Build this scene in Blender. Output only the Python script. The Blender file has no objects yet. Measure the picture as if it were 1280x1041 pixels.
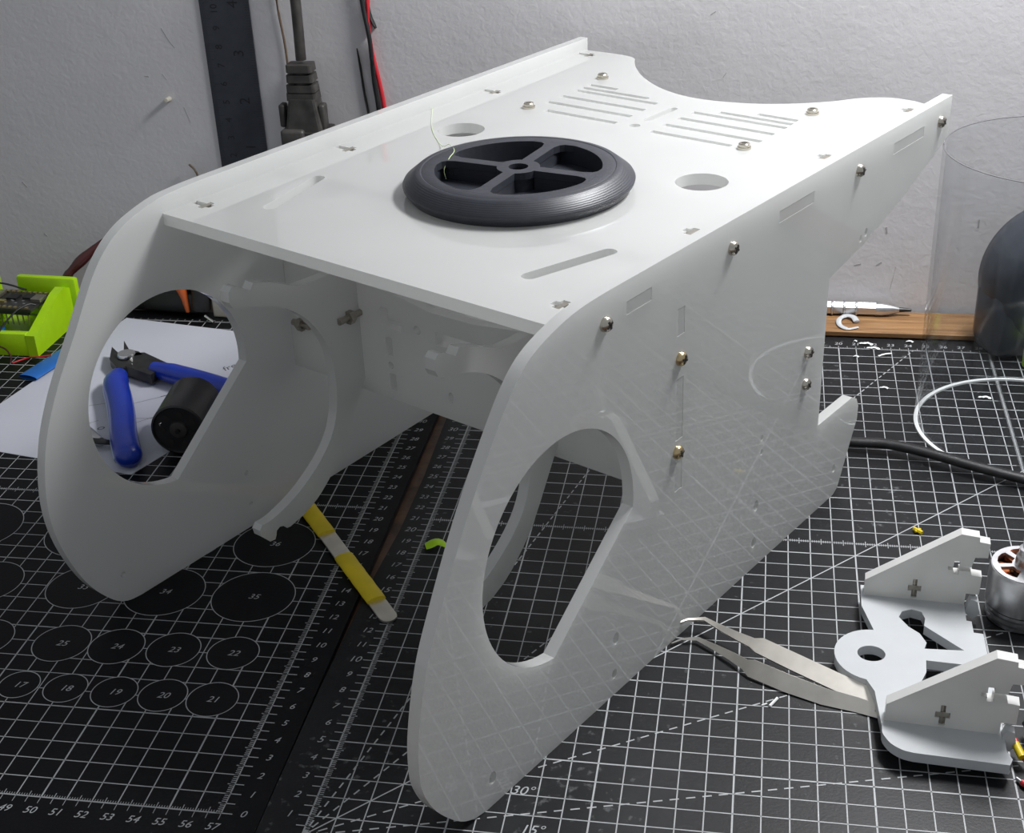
import bpy, bmesh, math, random
from mathutils import Vector, Matrix
random.seed(7)
S = 0.01                      # everything below is written in centimetres
col = bpy.context.scene.collection
sc = bpy.context.scene

# ------------------------------------------------------------------ camera
cam_d = bpy.data.cameras.new('camera'); cam = bpy.data.objects.new('camera', cam_d); col.objects.link(cam)
cam_d.sensor_width = 36.0; cam_d.sensor_fit = 'HORIZONTAL'; cam_d.lens = 1755.908 / 1280 * 36
cam_d.clip_start = 0.01; cam_d.clip_end = 20
RX = Vector((0.9851524, 0.1669893, -0.0398660)); RY = Vector((0.0440947, -0.4705281, -0.8812826)); RZ = Vector((-0.1659228, 0.8664398, -0.4709052))
cm = Matrix((RX, -RY, -RZ)).transposed().to_4x4(); cm.translation = Vector((14.94567, -34.87781, 36.22970)) * S
cam.matrix_world = cm
sc.camera = cam

# ------------------------------------------------------------------ world, lamps, exposure
world = bpy.data.worlds.new('room'); sc.world = world; world.use_nodes = True
bgn = world.node_tree.nodes['Background']; bgn.inputs[0].default_value = (0.90, 0.945, 1.0, 1); bgn.inputs[1].default_value = 0.35
def area(name, loc, target, sx, sy, power, colr, spread=math.pi):
    d = bpy.data.lights.new(name, 'AREA'); d.shape = 'RECTANGLE'; d.size = sx * S; d.size_y = sy * S; d.energy = power; d.color = colr; d.spread = spread
    o = bpy.data.objects.new(name, d); col.objects.link(o); o.location = Vector(loc) * S
    o.rotation_euler = (Vector(target) - Vector(loc)).to_track_quat('-Z', 'Y').to_euler()
    return o
area('desk_lamp', (34, 35, 57), (12, 28, 0), 26, 10, 5.7, (0.985, 0.99, 1.0))
vs = sc.view_settings; vs.view_transform = 'Standard'; vs.look = 'None'; vs.gamma = 1; vs.use_curve_mapping = False; vs.exposure = 0.0

# ------------------------------------------------------------------ materials
def mat(name, colr, rough=0.5, metal=0.0, spec=0.5, **kw):
    m = bpy.data.materials.new(name); m.use_nodes = True
    b = m.node_tree.nodes['Principled BSDF']
    b.inputs['Base Color'].default_value = (*colr, 1); b.inputs['Roughness'].default_value = rough
    b.inputs['Metallic'].default_value = metal; b.inputs['Specular IOR Level'].default_value = spec
    nt = m.node_tree
    tc = nt.nodes.new('ShaderNodeTexCoord')
    ns = nt.nodes.new('ShaderNodeTexNoise'); ns.inputs['Scale'].default_value = kw.get('nscale', 120.0); ns.inputs['Detail'].default_value = kw.get('ndetail', 4.0)
    nt.links.new(tc.outputs['Object'], ns.inputs['Vector'])
    v = kw.get('vary', 0.06)
    if v:
        mx = nt.nodes.new('ShaderNodeMix'); mx.data_type = 'RGBA'; mx.blend_type = 'MULTIPLY'; mx.inputs[0].default_value = 1.0
        mx.inputs[6].default_value = (*colr, 1)
        cr = nt.nodes.new('ShaderNodeMapRange'); cr.inputs[1].default_value = 0.3; cr.inputs[2].default_value = 0.7; cr.inputs[3].default_value = 1 - v; cr.inputs[4].default_value = 1 + v
        nt.links.new(ns.outputs['Fac'], cr.inputs[0]); nt.links.new(cr.outputs[0], mx.inputs[7]); nt.links.new(mx.outputs[2], b.inputs['Base Color'])
    if kw.get('bump'):
        bp = nt.nodes.new('ShaderNodeBump'); bp.inputs['Strength'].default_value = kw['bump']; bp.inputs['Distance'].default_value = kw.get('bdist', 0.0005)
        nb = nt.nodes.new('ShaderNodeTexNoise'); nb.inputs['Scale'].default_value = kw.get('bscale', 400.0); nb.inputs['Detail'].default_value = 5
        nt.links.new(tc.outputs['Object'], nb.inputs['Vector']); nt.links.new(nb.outputs['Fac'], bp.inputs['Height']); nt.links.new(bp.outputs['Normal'], b.inputs['Normal'])
    if kw.get('trans'):           # light passing through milky plastic
        tr = nt.nodes.new('ShaderNodeBsdfTranslucent'); df = nt.nodes.new('ShaderNodeBsdfDiffuse'); gl = nt.nodes.new('ShaderNodeBsdfGlossy'); gl.inputs['Roughness'].default_value = rough
        m1 = nt.nodes.new('ShaderNodeMixShader'); m1.inputs[0].default_value = kw['trans']; m2 = nt.nodes.new('ShaderNodeMixShader')
        lw = nt.nodes.new('ShaderNodeLayerWeight'); lw.inputs[0].default_value = 0.5; pw = nt.nodes.new('ShaderNodeMath'); pw.operation = 'POWER'; pw.inputs[1].default_value = 4.3
        rg = nt.nodes.new('ShaderNodeMapRange'); rg.inputs[3].default_value = 0.055; rg.inputs[4].default_value = 1.0
        src = b.inputs['Base Color'].links[0].from_socket
        for n_ in (tr, df): nt.links.new(src, n_.inputs[0])
        if b.inputs['Normal'].links:
            for n_ in (tr, df, gl): nt.links.new(b.inputs['Normal'].links[0].from_socket, n_.inputs['Normal'])
        out = nt.nodes['Material Output']
        nt.links.new(lw.outputs['Facing'], pw.inputs[0]); nt.links.new(pw.outputs[0], rg.inputs[0]); nt.links.new(rg.outputs[0], m2.inputs[0])
        nt.links.new(df.outputs[0], m1.inputs[1]); nt.links.new(tr.outputs[0], m1.inputs[2]); nt.links.new(m1.outputs[0], m2.inputs[1]); nt.links.new(gl.outputs[0], m2.inputs[2]); nt.links.new(m2.outputs[0], out.inputs[0])
    if kw.get('coat'):
        b.inputs['Coat Weight'].default_value = kw['coat']; b.inputs['Coat Roughness'].default_value = 0.08
    return m

M = {}
M['acrylic'] = mat('white_acrylic', (0.805, 0.81, 0.80), 0.02, vary=0.012, nscale=30, trans=0.58)
M['milky'] = mat('milky_acrylic', (0.64, 0.66, 0.675), 0.2, vary=0.03, nscale=60, trans=0.3, bump=0.03, bscale=60)
M['gusset'] = mat('white_plate', (0.74, 0.74, 0.72), 0.25, vary=0.03, nscale=60, trans=0.3)
M['steel'] = mat('nickel_screw', (0.62, 0.58, 0.50), 0.22, 1.0, vary=0.1, nscale=300)
M['brass'] = mat('brassy_screw', (0.60, 0.47, 0.27), 0.25, 1.0, vary=0.1, nscale=300)
M['dark'] = mat('dark_recess', (0.02, 0.018, 0.015), 0.5)
M['nut'] = mat('steel_nut', (0.42, 0.39, 0.34), 0.35, 1.0, vary=0.15, nscale=400)
M['mat_vinyl'] = mat('black_mat_vinyl', (0.004, 0.0043, 0.0052), 0.42, vary=0.25, nscale=25, ndetail=8, bump=0.12, bscale=900, spec=0.14)
M['print'] = mat('grey_print', (0.36, 0.37, 0.38), 0.5, vary=0.12, nscale=90)
M['desk'] = mat('desk_wood', (0.09, 0.042, 0.02), 0.35, vary=0.6, nscale=90, ndetail=8, bump=0.5, bscale=150)
M['wood'] = mat('pale_wood', (0.48, 0.27, 0.115), 0.55, vary=0.2)
M['wheel'] = mat('black_print_plastic', (0.024, 0.026, 0.034), 0.42, vary=0.15, nscale=200)
M['steel_dark'] = mat('blued_steel', (0.045, 0.045, 0.045), 0.38, 0.7, vary=0.25, nscale=150)
M['silver'] = mat('brushed_aluminium', (0.60, 0.60, 0.61), 0.33, 1.0, vary=0.12, nscale=160)
M['tweezer'] = mat('stainless', (0.80, 0.76, 0.69), 0.36, 1.0, vary=0.10, nscale=100)
M['chrome'] = mat('chrome', (0.8, 0.8, 0.8), 0.12, 1.0, vary=0)
M['copper'] = mat('copper_wire', (0.45, 0.15, 0.06), 0.3, 0.9, vary=0.3, nscale=600)
M['paper'] = mat('white_paper', (0.48, 0.49, 0.545), 0.75, vary=0.03, nscale=20)
M['ink'] = mat('pencil_ink', (0.10, 0.10, 0.12), 0.6)
M['blue'] = mat('blue_grip', (0.004, 0.03, 0.33), 0.3, vary=0.08, coat=0.15)
M['palegrip'] = mat('pale_grip_edge', (0.35, 0.45, 0.62), 0.35)  # translucent rim of the grip, its lit look put into a pale colour
M['blackrub'] = mat('black_rubber', (0.010, 0.010, 0.011), 0.5, vary=0.3, nscale=200)
M['greyrub'] = mat('dusty_black_plastic', (0.040, 0.037, 0.034), 0.5, vary=0.5, nscale=120, bump=0.2, bscale=300)
M['darkcan'] = mat('black_motor_can', (0.018, 0.018, 0.019), 0.38, vary=0.2, bump=0.1, bscale=800)
M['lime'] = mat('lime_print', (0.42, 0.72, 0.0), 0.42, vary=0.05, trans=0.12)
M['pcb'] = mat('dark_pcb', (0.02, 0.02, 0.017), 0.35, vary=0.4, nscale=500)
M['gold'] = mat('gold_pads', (0.55, 0.45, 0.22), 0.35, 0.9, vary=0.2, nscale=400)
M['shield'] = mat('tin_shield', (0.28, 0.26, 0.21), 0.35, 0.8, vary=0.1)
M['cyanblue'] = mat('blue_sleeve', (0.012, 0.12, 0.42), 0.4, vary=0.1)
M['yellow'] = mat('yellow_sleeve', (0.62, 0.47, 0.008), 0.45, vary=0.12, nscale=60)
M['red'] = mat('red_insulation', (0.48, 0.02, 0.03), 0.35)
M['brownw'] = mat('brown_wire', (0.10, 0.065, 0.04), 0.5)
M['maroon'] = mat('maroon_lacquer', (0.055, 0.012, 0.012), 0.25)
M['orange'] = mat('orange_plastic', (0.55, 0.11, 0.02), 0.4)
M['beige'] = mat('beige_plastic', (0.50, 0.47, 0.40), 0.5)
M['slate'] = mat('slate_plastic', (0.035, 0.040, 0.052), 0.35, vary=0.15)
M['mark'] = mat('wall_scratch', (0.36, 0.35, 0.355), 0.8)
M['palegreen'] = mat('pale_green_thread', (0.55, 0.66, 0.35), 0.4)
M['rimgrey'] = mat('cut_plastic_edge', (0.10, 0.10, 0.105), 0.3)
M['mat_right'] = mat('dusty_sheen_black_vinyl', (0.0085, 0.009, 0.0102), 0.42, vary=0.3, nscale=25, ndetail=8, bump=0.12, bscale=900, spec=0.24)  # lamp sheen put into a lighter base than the left mat's; dust is real
M['pale'] = mat('white_flake', (0.75, 0.76, 0.76), 0.4)

def dusty(m):
    nt = m.node_tree; b = nt.nodes['Principled BSDF']; src = b.inputs['Base Color'].links[0].from_socket
    tc = nt.nodes.new('ShaderNodeTexCoord'); n = nt.nodes.new('ShaderNodeTexNoise'); n.inputs['Scale'].default_value = 260; n.inputs['Detail'].default_value = 3
    n2 = nt.nodes.new('ShaderNodeTexNoise'); n2.inputs['Scale'].default_value = 14; n2.inputs['Detail'].default_value = 2
    ad = nt.nodes.new('ShaderNodeMath'); ad.operation = 'MULTIPLY_ADD'; ad.inputs[1].default_value = 0.5
    r = nt.nodes.new('ShaderNodeMapRange'); r.inputs[1].default_value = 0.93; r.inputs[2].default_value = 1.05; r.inputs[4].default_value = 0.5
    mx = nt.nodes.new('ShaderNodeMix'); mx.data_type = 'RGBA'; mx.inputs[7].default_value = (0.16, 0.165, 0.17, 1)
    for q in (n, n2): nt.links.new(tc.outputs['Object'], q.inputs['Vector'])
    nt.links.new(n2.outputs['Fac'], ad.inputs[0]); nt.links.new(n.outputs['Fac'], ad.inputs[2]); nt.links.new(ad.outputs[0], r.inputs[0]); nt.links.new(r.outputs[0], mx.inputs[0]); nt.links.new(src, mx.inputs[6]); nt.links.new(mx.outputs[2], b.inputs['Base Color'])
dusty(M['mat_right'])
# plaster wall
def wall_mat():
    m = mat('painted_plaster', (0.60, 0.585, 0.60), 0.75, vary=0.04, nscale=9, ndetail=6)
    nt = m.node_tree; b = nt.nodes['Principled BSDF']
    tc = nt.nodes.new('ShaderNodeTexCoord'); mp = nt.nodes.new('ShaderNodeMapping'); nt.links.new(tc.outputs['Object'], mp.inputs[0])
    n1 = nt.nodes.new('ShaderNodeTexNoise'); n1.inputs['Scale'].default_value = 260; n1.inputs['Detail'].default_value = 6; n1.inputs['Distortion'].default_value = 0.6
    n2 = nt.nodes.new('ShaderNodeTexNoise'); n2.inputs['Scale'].default_value = 45; n2.inputs['Detail'].default_value = 3
    ad = nt.nodes.new('ShaderNodeMath'); ad.operation = 'MULTIPLY_ADD'; ad.inputs[1].default_value = 2.0
    for n in (n1, n2): nt.links.new(mp.outputs[0], n.inputs['Vector'])
    nt.links.new(n2.outputs['Fac'], ad.inputs[0]); nt.links.new(n1.outputs['Fac'], ad.inputs[2])
    bp = nt.nodes.new('ShaderNodeBump'); bp.inputs['Strength'].default_value = 0.4; bp.inputs['Distance'].default_value = 0.00045
    nt.links.new(ad.outputs[0], bp.inputs['Height']); nt.links.new(bp.outputs['Normal'], b.inputs['Normal'])
    return m
M['wall'] = wall_mat()

def wood_mat():
    m = M['wood']; nt = m.node_tree; b = nt.nodes['Principled BSDF']
    tc = nt.nodes.new('ShaderNodeTexCoord'); mp = nt.nodes.new('ShaderNodeMapping'); mp.inputs['Scale'].default_value = (8, 160, 60)
    n = nt.nodes.new('ShaderNodeTexNoise'); n.inputs['Scale'].default_value = 3; n.inputs['Detail'].default_value = 8; n.inputs['Distortion'].default_value = 0.8
    r = nt.nodes.new('ShaderNodeValToRGB'); r.color_ramp.elements[0].position = 0.3; r.color_ramp.elements[0].color = (0.13, 0.06, 0.022, 1)
    r.color_ramp.elements[1].position = 0.7; r.color_ramp.elements[1].color = (0.32, 0.175, 0.07, 1)
    nt.links.new(tc.outputs['Object'], mp.inputs[0]); nt.links.new(mp.outputs[0], n.inputs['Vector']); nt.links.new(n.outputs['Fac'], r.inputs[0]); nt.links.new(r.outputs[0], b.inputs['Base Color'])
wood_mat()

def wheel_mat():       # fine printed layer rings
    m = M['wheel']; nt = m.node_tree; b = nt.nodes['Principled BSDF']
    tc = nt.nodes.new('ShaderNodeTexCoord'); w = nt.nodes.new('ShaderNodeTexWave'); w.wave_type = 'BANDS'; w.bands_direction = 'Z'
    w.inputs['Scale'].default_value = 500; w.inputs['Distortion'].default_value = 1.5
    bp = nt.nodes.new('ShaderNodeBump'); bp.inputs['Strength'].default_value = 0.15; bp.inputs['Distance'].default_value = 0.0003
    nt.links.new(tc.outputs['Object'], w.inputs['Vector']); nt.links.new(w.outputs['Fac'], bp.inputs['Height']); nt.links.new(bp.outputs['Normal'], b.inputs['Normal'])
wheel_mat()

def clear_mat():       # thin clear plastic: straight-through transmission plus a fresnel reflection
    m = bpy.data.materials.new('clear_plastic'); m.use_nodes = True; nt = m.node_tree; nt.nodes.clear()
    out = nt.nodes.new('ShaderNodeOutputMaterial'); mx = nt.nodes.new('ShaderNodeMixShader'); t = nt.nodes.new('ShaderNodeBsdfTransparent'); g = nt.nodes.new('ShaderNodeBsdfGlossy'); fr = nt.nodes.new('ShaderNodeMapRange'); lw = nt.nodes.new('ShaderNodeLayerWeight'); pw = nt.nodes.new('ShaderNodeMath')
    t.inputs[0].default_value = (0.965, 0.972, 0.975, 1); g.inputs['Roughness'].default_value = 0.04; pw.operation = 'POWER'; pw.inputs[1].default_value = 4.0; lw.inputs[0].default_value = 0.5; fr.inputs[3].default_value = 0.025; fr.inputs[4].default_value = 0.45
    nt.links.new(lw.outputs['Facing'], pw.inputs[0]); nt.links.new(pw.outputs[0], fr.inputs[0])
    nt.links.new(fr.outputs[0], mx.inputs[0]); nt.links.new(t.outputs[0], mx.inputs[1]); nt.links.new(g.outputs[0], mx.inputs[2]); nt.links.new(mx.outputs[0], out.inputs[0])
    return m
M['clear'] = clear_mat()

# ------------------------------------------------------------------ mesh helpers
BASE = {}
def tag(o, label=None, cat=None, group=None, kind=None):
    if label: o['label'] = label
    if cat: o['category'] = cat
    if group: o['group'] = group
    if kind: o['kind'] = kind
    return o
def thing(name, base, label, cat, group=None):
    o = bpy.data.objects.new(name, None); o.empty_display_size = 0.01; col.objects.link(o); o.location = Vector(base) * S; BASE[o.name] = Vector(base)
    return tag(o, label, cat, group)
class G:                       # geometry collector, world centimetres
    def __init__(s): s.v = []; s.f = []; s.mi = []
    def add(s, v, f, mi=0):
        n = len(s.v); s.v += [Vector(p) for p in v]; s.f += [tuple(i + n for i in q) for q in f]; s.mi += [mi] * len(f); return s
def mk(name, g, m, parent=None, smooth=None, base=None):
    vs_ = [Vector(p) for p in g.v]
    if parent is not None: b = BASE[parent.name]
    elif base is not None: b = Vector(base)
    else:
        xs = [p.x for p in vs_]; ys = [p.y for p in vs_]; zs = [p.z for p in vs_]
        b = Vector(((min(xs) + max(xs)) / 2, (min(ys) + max(ys)) / 2, min(zs)))
    me = bpy.data.meshes.new(name); me.from_pydata([(p - b) * S for p in vs_], [], g.f)
    for x in (m if isinstance(m, (list, tuple)) else [m]): me.materials.append(M[x])
    if any(g.mi): me.polygons.foreach_set('material_index', g.mi)
    bm = bmesh.new(); bm.from_mesh(me); bmesh.ops.recalc_face_normals(bm, faces=bm.faces[:]); bm.to_mesh(me); bm.free()
    if smooth:
        me.polygons.foreach_set('use_smooth', [True] * len(me.polygons)); me.set_sharp_from_angle(angle=math.radians(smooth))
    me.update()
    o = bpy.data.objects.new(name, me); col.objects.link(o)
    if parent is not None:
        o.parent = parent; BASE[o.name] = b
    else:
        o.location = b * S; BASE[o.name] = b
    return o
def tri_fill(outer, holes):
    cu = bpy.data.curves.new('tmp', 'CURVE'); cu.dimensions = '2D'; cu.fill_mode = 'BOTH'
    for loop in [outer] + list(holes):
        sp = cu.splines.new('POLY'); sp.points.add(len(loop) - 1); sp.use_cyclic_u = True
        for i, q in enumerate(loop): sp.points[i].co = (q[0], q[1], 0, 1)
    ob = bpy.data.objects.new('tmp', cu); col.objects.link(ob)
    me = ob.to_mesh(); v = [tuple(x.co[:2]) for x in me.vertices]; f = [tuple(q.vertices) for q in me.polygons]
    ob.to_mesh_clear(); bpy.data.objects.remove(ob); bpy.data.curves.remove(cu)
    return v, f
def slab(outer, holes, frame, t0, t1):
    """plate with holes; frame(u, v, w) -> world cm; w runs t0..t1 through the thickness"""
    v, f = tri_fill(outer, holes); g = G()
    g.add([frame(a, b, t0) for a, b in v], f); g.add([frame(a, b, t1) for a, b in v], f)
    for loop in [outer] + list(holes):
        n = len(loop)
        g.add([frame(a, b, t0) for a, b in loop] + [frame(a, b, t1) for a, b in loop], [(i, (i + 1) % n, n + (i + 1) % n, n + i) for i in range(n)])
    bm_merge(g); return g
def bm_merge(g, d=1e-4):
    key = {}; nv = []; mp = []
    for p in g.v:
        k = (round(p.x, 4), round(p.y, 4), round(p.z, 4))
        if k not in key: key[k] = len(nv); nv.append(p)
        mp.append(key[k])
    g.v = nv; nf = []; nm = []
    for q, mi in zip(g.f, g.mi):
        q2 = []
        for i in q:
            if mp[i] not in q2: q2.append(mp[i])
        if len(q2) > 2: nf.append(tuple(q2)); nm.append(mi)
    g.f = nf; g.mi = nm
def circ(x, y, r, n=32, r2=None, a0=0.0): return [(x + r * math.cos(a0 + 2 * math.pi * i / n), y + (r2 or r) * math.sin(a0 + 2 * math.pi * i / n)) for i in range(n)]
def rect(x0, x1, y0, y1): return [(x0, y0), (x1, y0), (x1, y1), (x0, y1)]
def cat(pts, n=6):             # open Catmull-Rom through points (any dimension)
    P_ = [Vector(p) for p in pts]; P_ = [P_[0] * 2 - P_[1]] + P_ + [P_[-1] * 2 - P_[-2]]; out = []
    for i in range(1, len(P_) - 2):
        a, b, c, d = P_[i - 1:i + 3]
        for k in range(n):
            t = k / n; out.append(0.5 * ((2 * b) + (c - a) * t + (2 * a - 5 * b + 4 * c - d) * t * t + (3 * b - a - 3 * c + d) * t ** 3))
    out.append(P_[-2]); return out
def cat2(pts, n=6): return [(p[0], p[1]) for p in cat([(x, y, 0) for x, y in pts], n)]
def stadium(x0, y0, x1, y1, r, n=8):
    a = math.atan2(y1 - y0, x1 - x0)
    return [(x1 + r * math.cos(a - math.pi / 2 + math.pi * i / n), y1 + r * math.sin(a - math.pi / 2 + math.pi * i / n)) for i in range(n + 1)] + \
           [(x0 + r * math.cos(a + math.pi / 2 + math.pi * i / n), y0 + r * math.sin(a + math.pi / 2 + math.pi * i / n)) for i in range(n + 1)]
def tube(g, pts, rad, seg=10, squash=1.0, cap=True, mi=0):
    """sweep; rad number or list; squash scales the section along world up"""
    pts = [Vector(p) for p in pts]; n = len(pts); rad = rad if isinstance(rad, (list, tuple)) else [rad] * n
    vs_ = []; up = Vector((0, 0, 1))
    side_prev = None
    for i, p in enumerate(pts):
        t = (pts[min(i + 1, n - 1)] - pts[max(i - 1, 0)]).normalized()
        s = t.cross(up)
        if s.length < 0.05: s = side_prev or t.cross(Vector((0, 1, 0)))
        s.normalize(); side_prev = s; w = s.cross(t).normalized()
        for k in range(seg):
            a = 2 * math.pi * k / seg; vs_.append(p + s * math.cos(a) * rad[i] + w * math.sin(a) * rad[i] * squash)
    f = [(i * seg + k, i * seg + (k + 1) % seg, (i + 1) * seg + (k + 1) % seg, (i + 1) * seg + k) for i in range(n - 1) for k in range(seg)]
    if cap: f += [tuple(range(seg)), tuple((n - 1) * seg + k for k in range(seg))]
    return g.add(vs_, f, mi)
def lathe(g, prof, c, axis=(0, 0, 1), seg=40, close=True, mi=0):
    """prof: (r, h) along axis from c"""
    c = Vector(c); w = Vector(axis).normalized(); u = w.orthogonal().normalized(); v = w.cross(u); vs_ = []; rows = []
    for r, h in prof:
        if r < 1e-6: rows.append([len(vs_)]); vs_.append(c + w * h)
        else:
            rows.append(list(range(len(vs_), len(vs_) + seg))); vs_ += [c + w * h + (u * math.cos(2 * math.pi * k / seg) + v * math.sin(2 * math.pi * k / seg)) * r for k in range(seg)]
    f = []
    prs = list(zip(rows, rows[1:])) + ([(rows[-1], rows[0])] if close and len(rows[-1]) > 1 and len(rows[0]) > 1 else [])
    for A_, B_ in prs:
        for k in range(seg):
            k2 = (k + 1) % seg
            if len(A_) == 1 and len(B_) == 1: continue
            if len(A_) == 1: f.append((A_[0], B_[k], B_[k2]))
            elif len(B_) == 1: f.append((A_[k], A_[k2], B_[0]))
            else: f.append((A_[k], A_[k2], B_[k2], B_[k]))
    return g.add(vs_, f, mi)
def box(g, c, sz, rz=0.0, bev=0.0, tilt=None, mi=0):
    bm = bmesh.new(); bmesh.ops.create_cube(bm, size=1); bmesh.ops.scale(bm, vec=Vector(sz), verts=bm.verts)
    if bev: bmesh.ops.bevel(bm, geom=bm.edges[:], offset=bev, segments=2, affect='EDGES', profile=0.5)
    R = Matrix.Rotation(rz, 3, 'Z')
    if tilt is not None: R = R @ tilt
    bm.verts.ensure_lookup_table(); v = [R @ x.co + Vector(c) for x in bm.verts]
    for i, x in enumerate(bm.verts): x.index = i
    f = [tuple(x.index for x in q.verts) for q in bm.faces]; bm.free()
    return g.add(v, f, mi)
def prism(g, pts, z0, z1, mi=0):
    n = len(pts); g.add([(x, y, z0) for x, y in pts] + [(x, y, z1) for x, y in pts], [tuple(range(n)), tuple(range(n, 2 * n))] + [(i, (i + 1) % n, n + (i + 1) % n, n + i) for i in range(n)], mi); return g
def ribbon(g, p0, p1, w, z, fr=None):
    x0, y0 = p0; x1, y1 = p1; L = math.hypot(x1 - x0, y1 - y0) or 1; nx, ny = -(y1 - y0) / L * w / 2, (x1 - x0) / L * w / 2
    q = [(x0 + nx, y0 + ny), (x0 - nx, y0 - ny), (x1 - nx, y1 - ny), (x1 + nx, y1 + ny)]
    g.add([(fr(a, b) if fr else (a, b)) + (z,) for a, b in q], [(0, 1, 2, 3)])
def ring(g, x, y, r, w, z, fr=None, n=64):
    F = fr or (lambda a, b: (a, b)); v = []
    for i in range(n):
        a = 2 * math.pi * i / n; v += [F(x + (r - w / 2) * math.cos(a), y + (r - w / 2) * math.sin(a)) + (z,), F(x + (r + w / 2) * math.cos(a), y + (r + w / 2) * math.sin(a)) + (z,)]
    g.add(v, [(2 * i, 2 * i + 1, (2 * i + 3) % (2 * n), (2 * i + 2) % (2 * n)) for i in range(n)])
_txt = {}
def text_mesh(s, shear):
    k = (s, shear)
    if k not in _txt:
        cu = bpy.data.curves.new('t', 'FONT'); cu.body = s; cu.size = 1; cu.align_x = 'CENTER'; cu.align_y = 'CENTER'; cu.shear = shear; cu.resolution_u = 3
        ob = bpy.data.objects.new('t', cu); col.objects.link(ob); me = ob.to_mesh()
        _txt[k] = ([tuple(v.co[:2]) for v in me.vertices], [tuple(q.vertices) for q in me.polygons]); ob.to_mesh_clear(); bpy.data.objects.remove(ob); bpy.data.curves.remove(cu)
    return _txt[k]
def text(g, s, x, y, size, z, fr=None, shear=0.25):
    v, f = text_mesh(s, shear); F = fr or (lambda a, b: (a, b))
    g.add([F(x + a * size, y + b * size) + (z,) for a, b in v], f)

# ------------------------------------------------------------------ setting: desk and wall
g = G(); box(g, (0, 5, -1.8), (150, 90, 3.0)); tag(mk('desk', g, 'desk'), 'dark brown desk top showing in the gap between the two mats', 'desk', kind='structure')
WY = 47.4
g = G(); box(g, (0, WY + 1.5, 30), (190, 3, 130)); wall = tag(mk('wall_back', g, 'wall'), kind='structure')
def wall_mark(pts, w):
    g = G()
    for a, b in zip(pts, pts[1:]):
        L = math.hypot(b[0] - a[0], b[1] - a[1]); nx, nz = -(b[1] - a[1]) / L * w / 2, (b[0] - a[0]) / L * w / 2
        q = [(a[0] + nx, a[1] + nz), (a[0] - nx, a[1] - nz), (b[0] - nx, b[1] - nz), (b[0] + nx, b[1] + nz)]
        g.add([(x, WY - 0.015, z) for x, z in q] + [(x, WY + 0.05, z) for x, z in q], [(0, 1, 2, 3), (0, 1, 5, 4), (1, 2, 6, 5), (2, 3, 7, 6), (3, 0, 4, 7)])
    return mk('scratch', g, 'mark', wall)
for pts, w in (([(-21.6, 17.5), (-21.2, 16.7), (-20.9, 16.3)], 0.05), ([(-22.0, 14.7), (-21.75, 14.3)], 0.05), ([(-23.2, 14.55), (-22.9, 14.5)], 0.08),
               ([(11.8, 18.2), (12.1, 18.4)], 0.07), ([(12.6, 14.6), (12.8, 14.9)], 0.06), ([(23.4, 3.2), (23.15, 1.6)], 0.04), ([(20.9, 3.1), (21.3, 3.2)], 0.12), ([(22.2, 3.1), (22.5, 3.35)], 0.16),
               ([(22.6, 5.6), (22.65, 5.2)], 0.18), ([(27.9, 6.2), (27.9, 5.7)], 0.16), ([(-33, 7.5), (-32.7, 7.1)], 0.1), ([(-32.2, 3.9), (-32.0, 3.7)], 0.12), ([(-20.9, 12.6), (-20.6, 11.6)], 0.04)):
    wall_mark(pts, w * 0.6)

# ------------------------------------------------------------------ cutting mats
def mat_outline(x0, x1, y0, y1, r=0.6):
    o = []
    for cx, cy, a in ((x1 - r, y1 - r, 0), (x0 + r, y1 - r, 90), (x0 + r, y0 + r, 180), (x1 - r, y0 + r, 270)):
        o += [(cx + r * math.cos(math.radians(a + k * 15)), cy + r * math.sin(math.radians(a + k * 15))) for k in range(7)]
    return o
def grid(g, fr, z, left_ruler=True, right_ruler=True):
    for i in range(58): ribbon(g, (i, 0), (i, 42), 0.065 if i % 5 == 0 else 0.046, z, fr)
    for j in range(43): ribbon(g, (0, j), (57, j), 0.065 if j % 5 == 0 else 0.046, z, fr)
    for k in range(571):
        x = k / 10; L = 0.32 if k % 10 == 0 else (0.30 if k % 5 == 0 else 0.13)
        ribbon(g, (x, 0), (x, -L if k % 5 == 0 else L), 0.024, z, fr); ribbon(g, (x, 42), (x, 42 + (L if k % 5 == 0 else 0.12)), 0.03, z, fr)
        if k % 5 == 0 and k % 10: ribbon(g, (x, 0), (x, 0.26), 0.03, z, fr)
        ribbon(g, (x, 21 - (0.22 if k % 10 == 5 else 0.09)), (x, 21 + (0.22 if k % 10 == 5 else 0.09)), 0.032, z, fr)
    for k in range(421):
        y = k / 10; t = 0.42 if k % 10 == 0 else (0.36 if k % 5 == 0 else 0.0)
        for sx, on in ((-1, left_ruler), (1, right_ruler)):
            x = 0 if sx < 0 else 57
            ribbon(g, (x, y), (x - sx * 0.19, y), 0.034, z, fr)
            if t: ribbon(g, (x - sx * (0.28 if k % 10 else 0), y), (x + sx * t, y), 0.045, z, fr)
        ribbon(g, (28.5 - (0.25 if k % 10 == 0 else 0.1), y), (28.5 + (0.25 if k % 10 == 0 else 0.1), y), 0.032, z, fr)
    ribbon(g, (28.5, 0), (28.5, 42), 0.07, z, fr)
def dashed(g, p0, p1, d, gap, w, z, fr):
    L = math.hypot(p1[0] - p0[0], p1[1] - p0[1]); ux, uy = (p1[0] - p0[0]) / L, (p1[1] - p0[1]) / L; t = 0
    while t < L:
        e = min(L, t + d); ribbon(g, (p0[0] + ux * t, p0[1] + uy * t), (p0[0] + ux * e, p0[1] + uy * e), w, z, fr); t += d + gap
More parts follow.
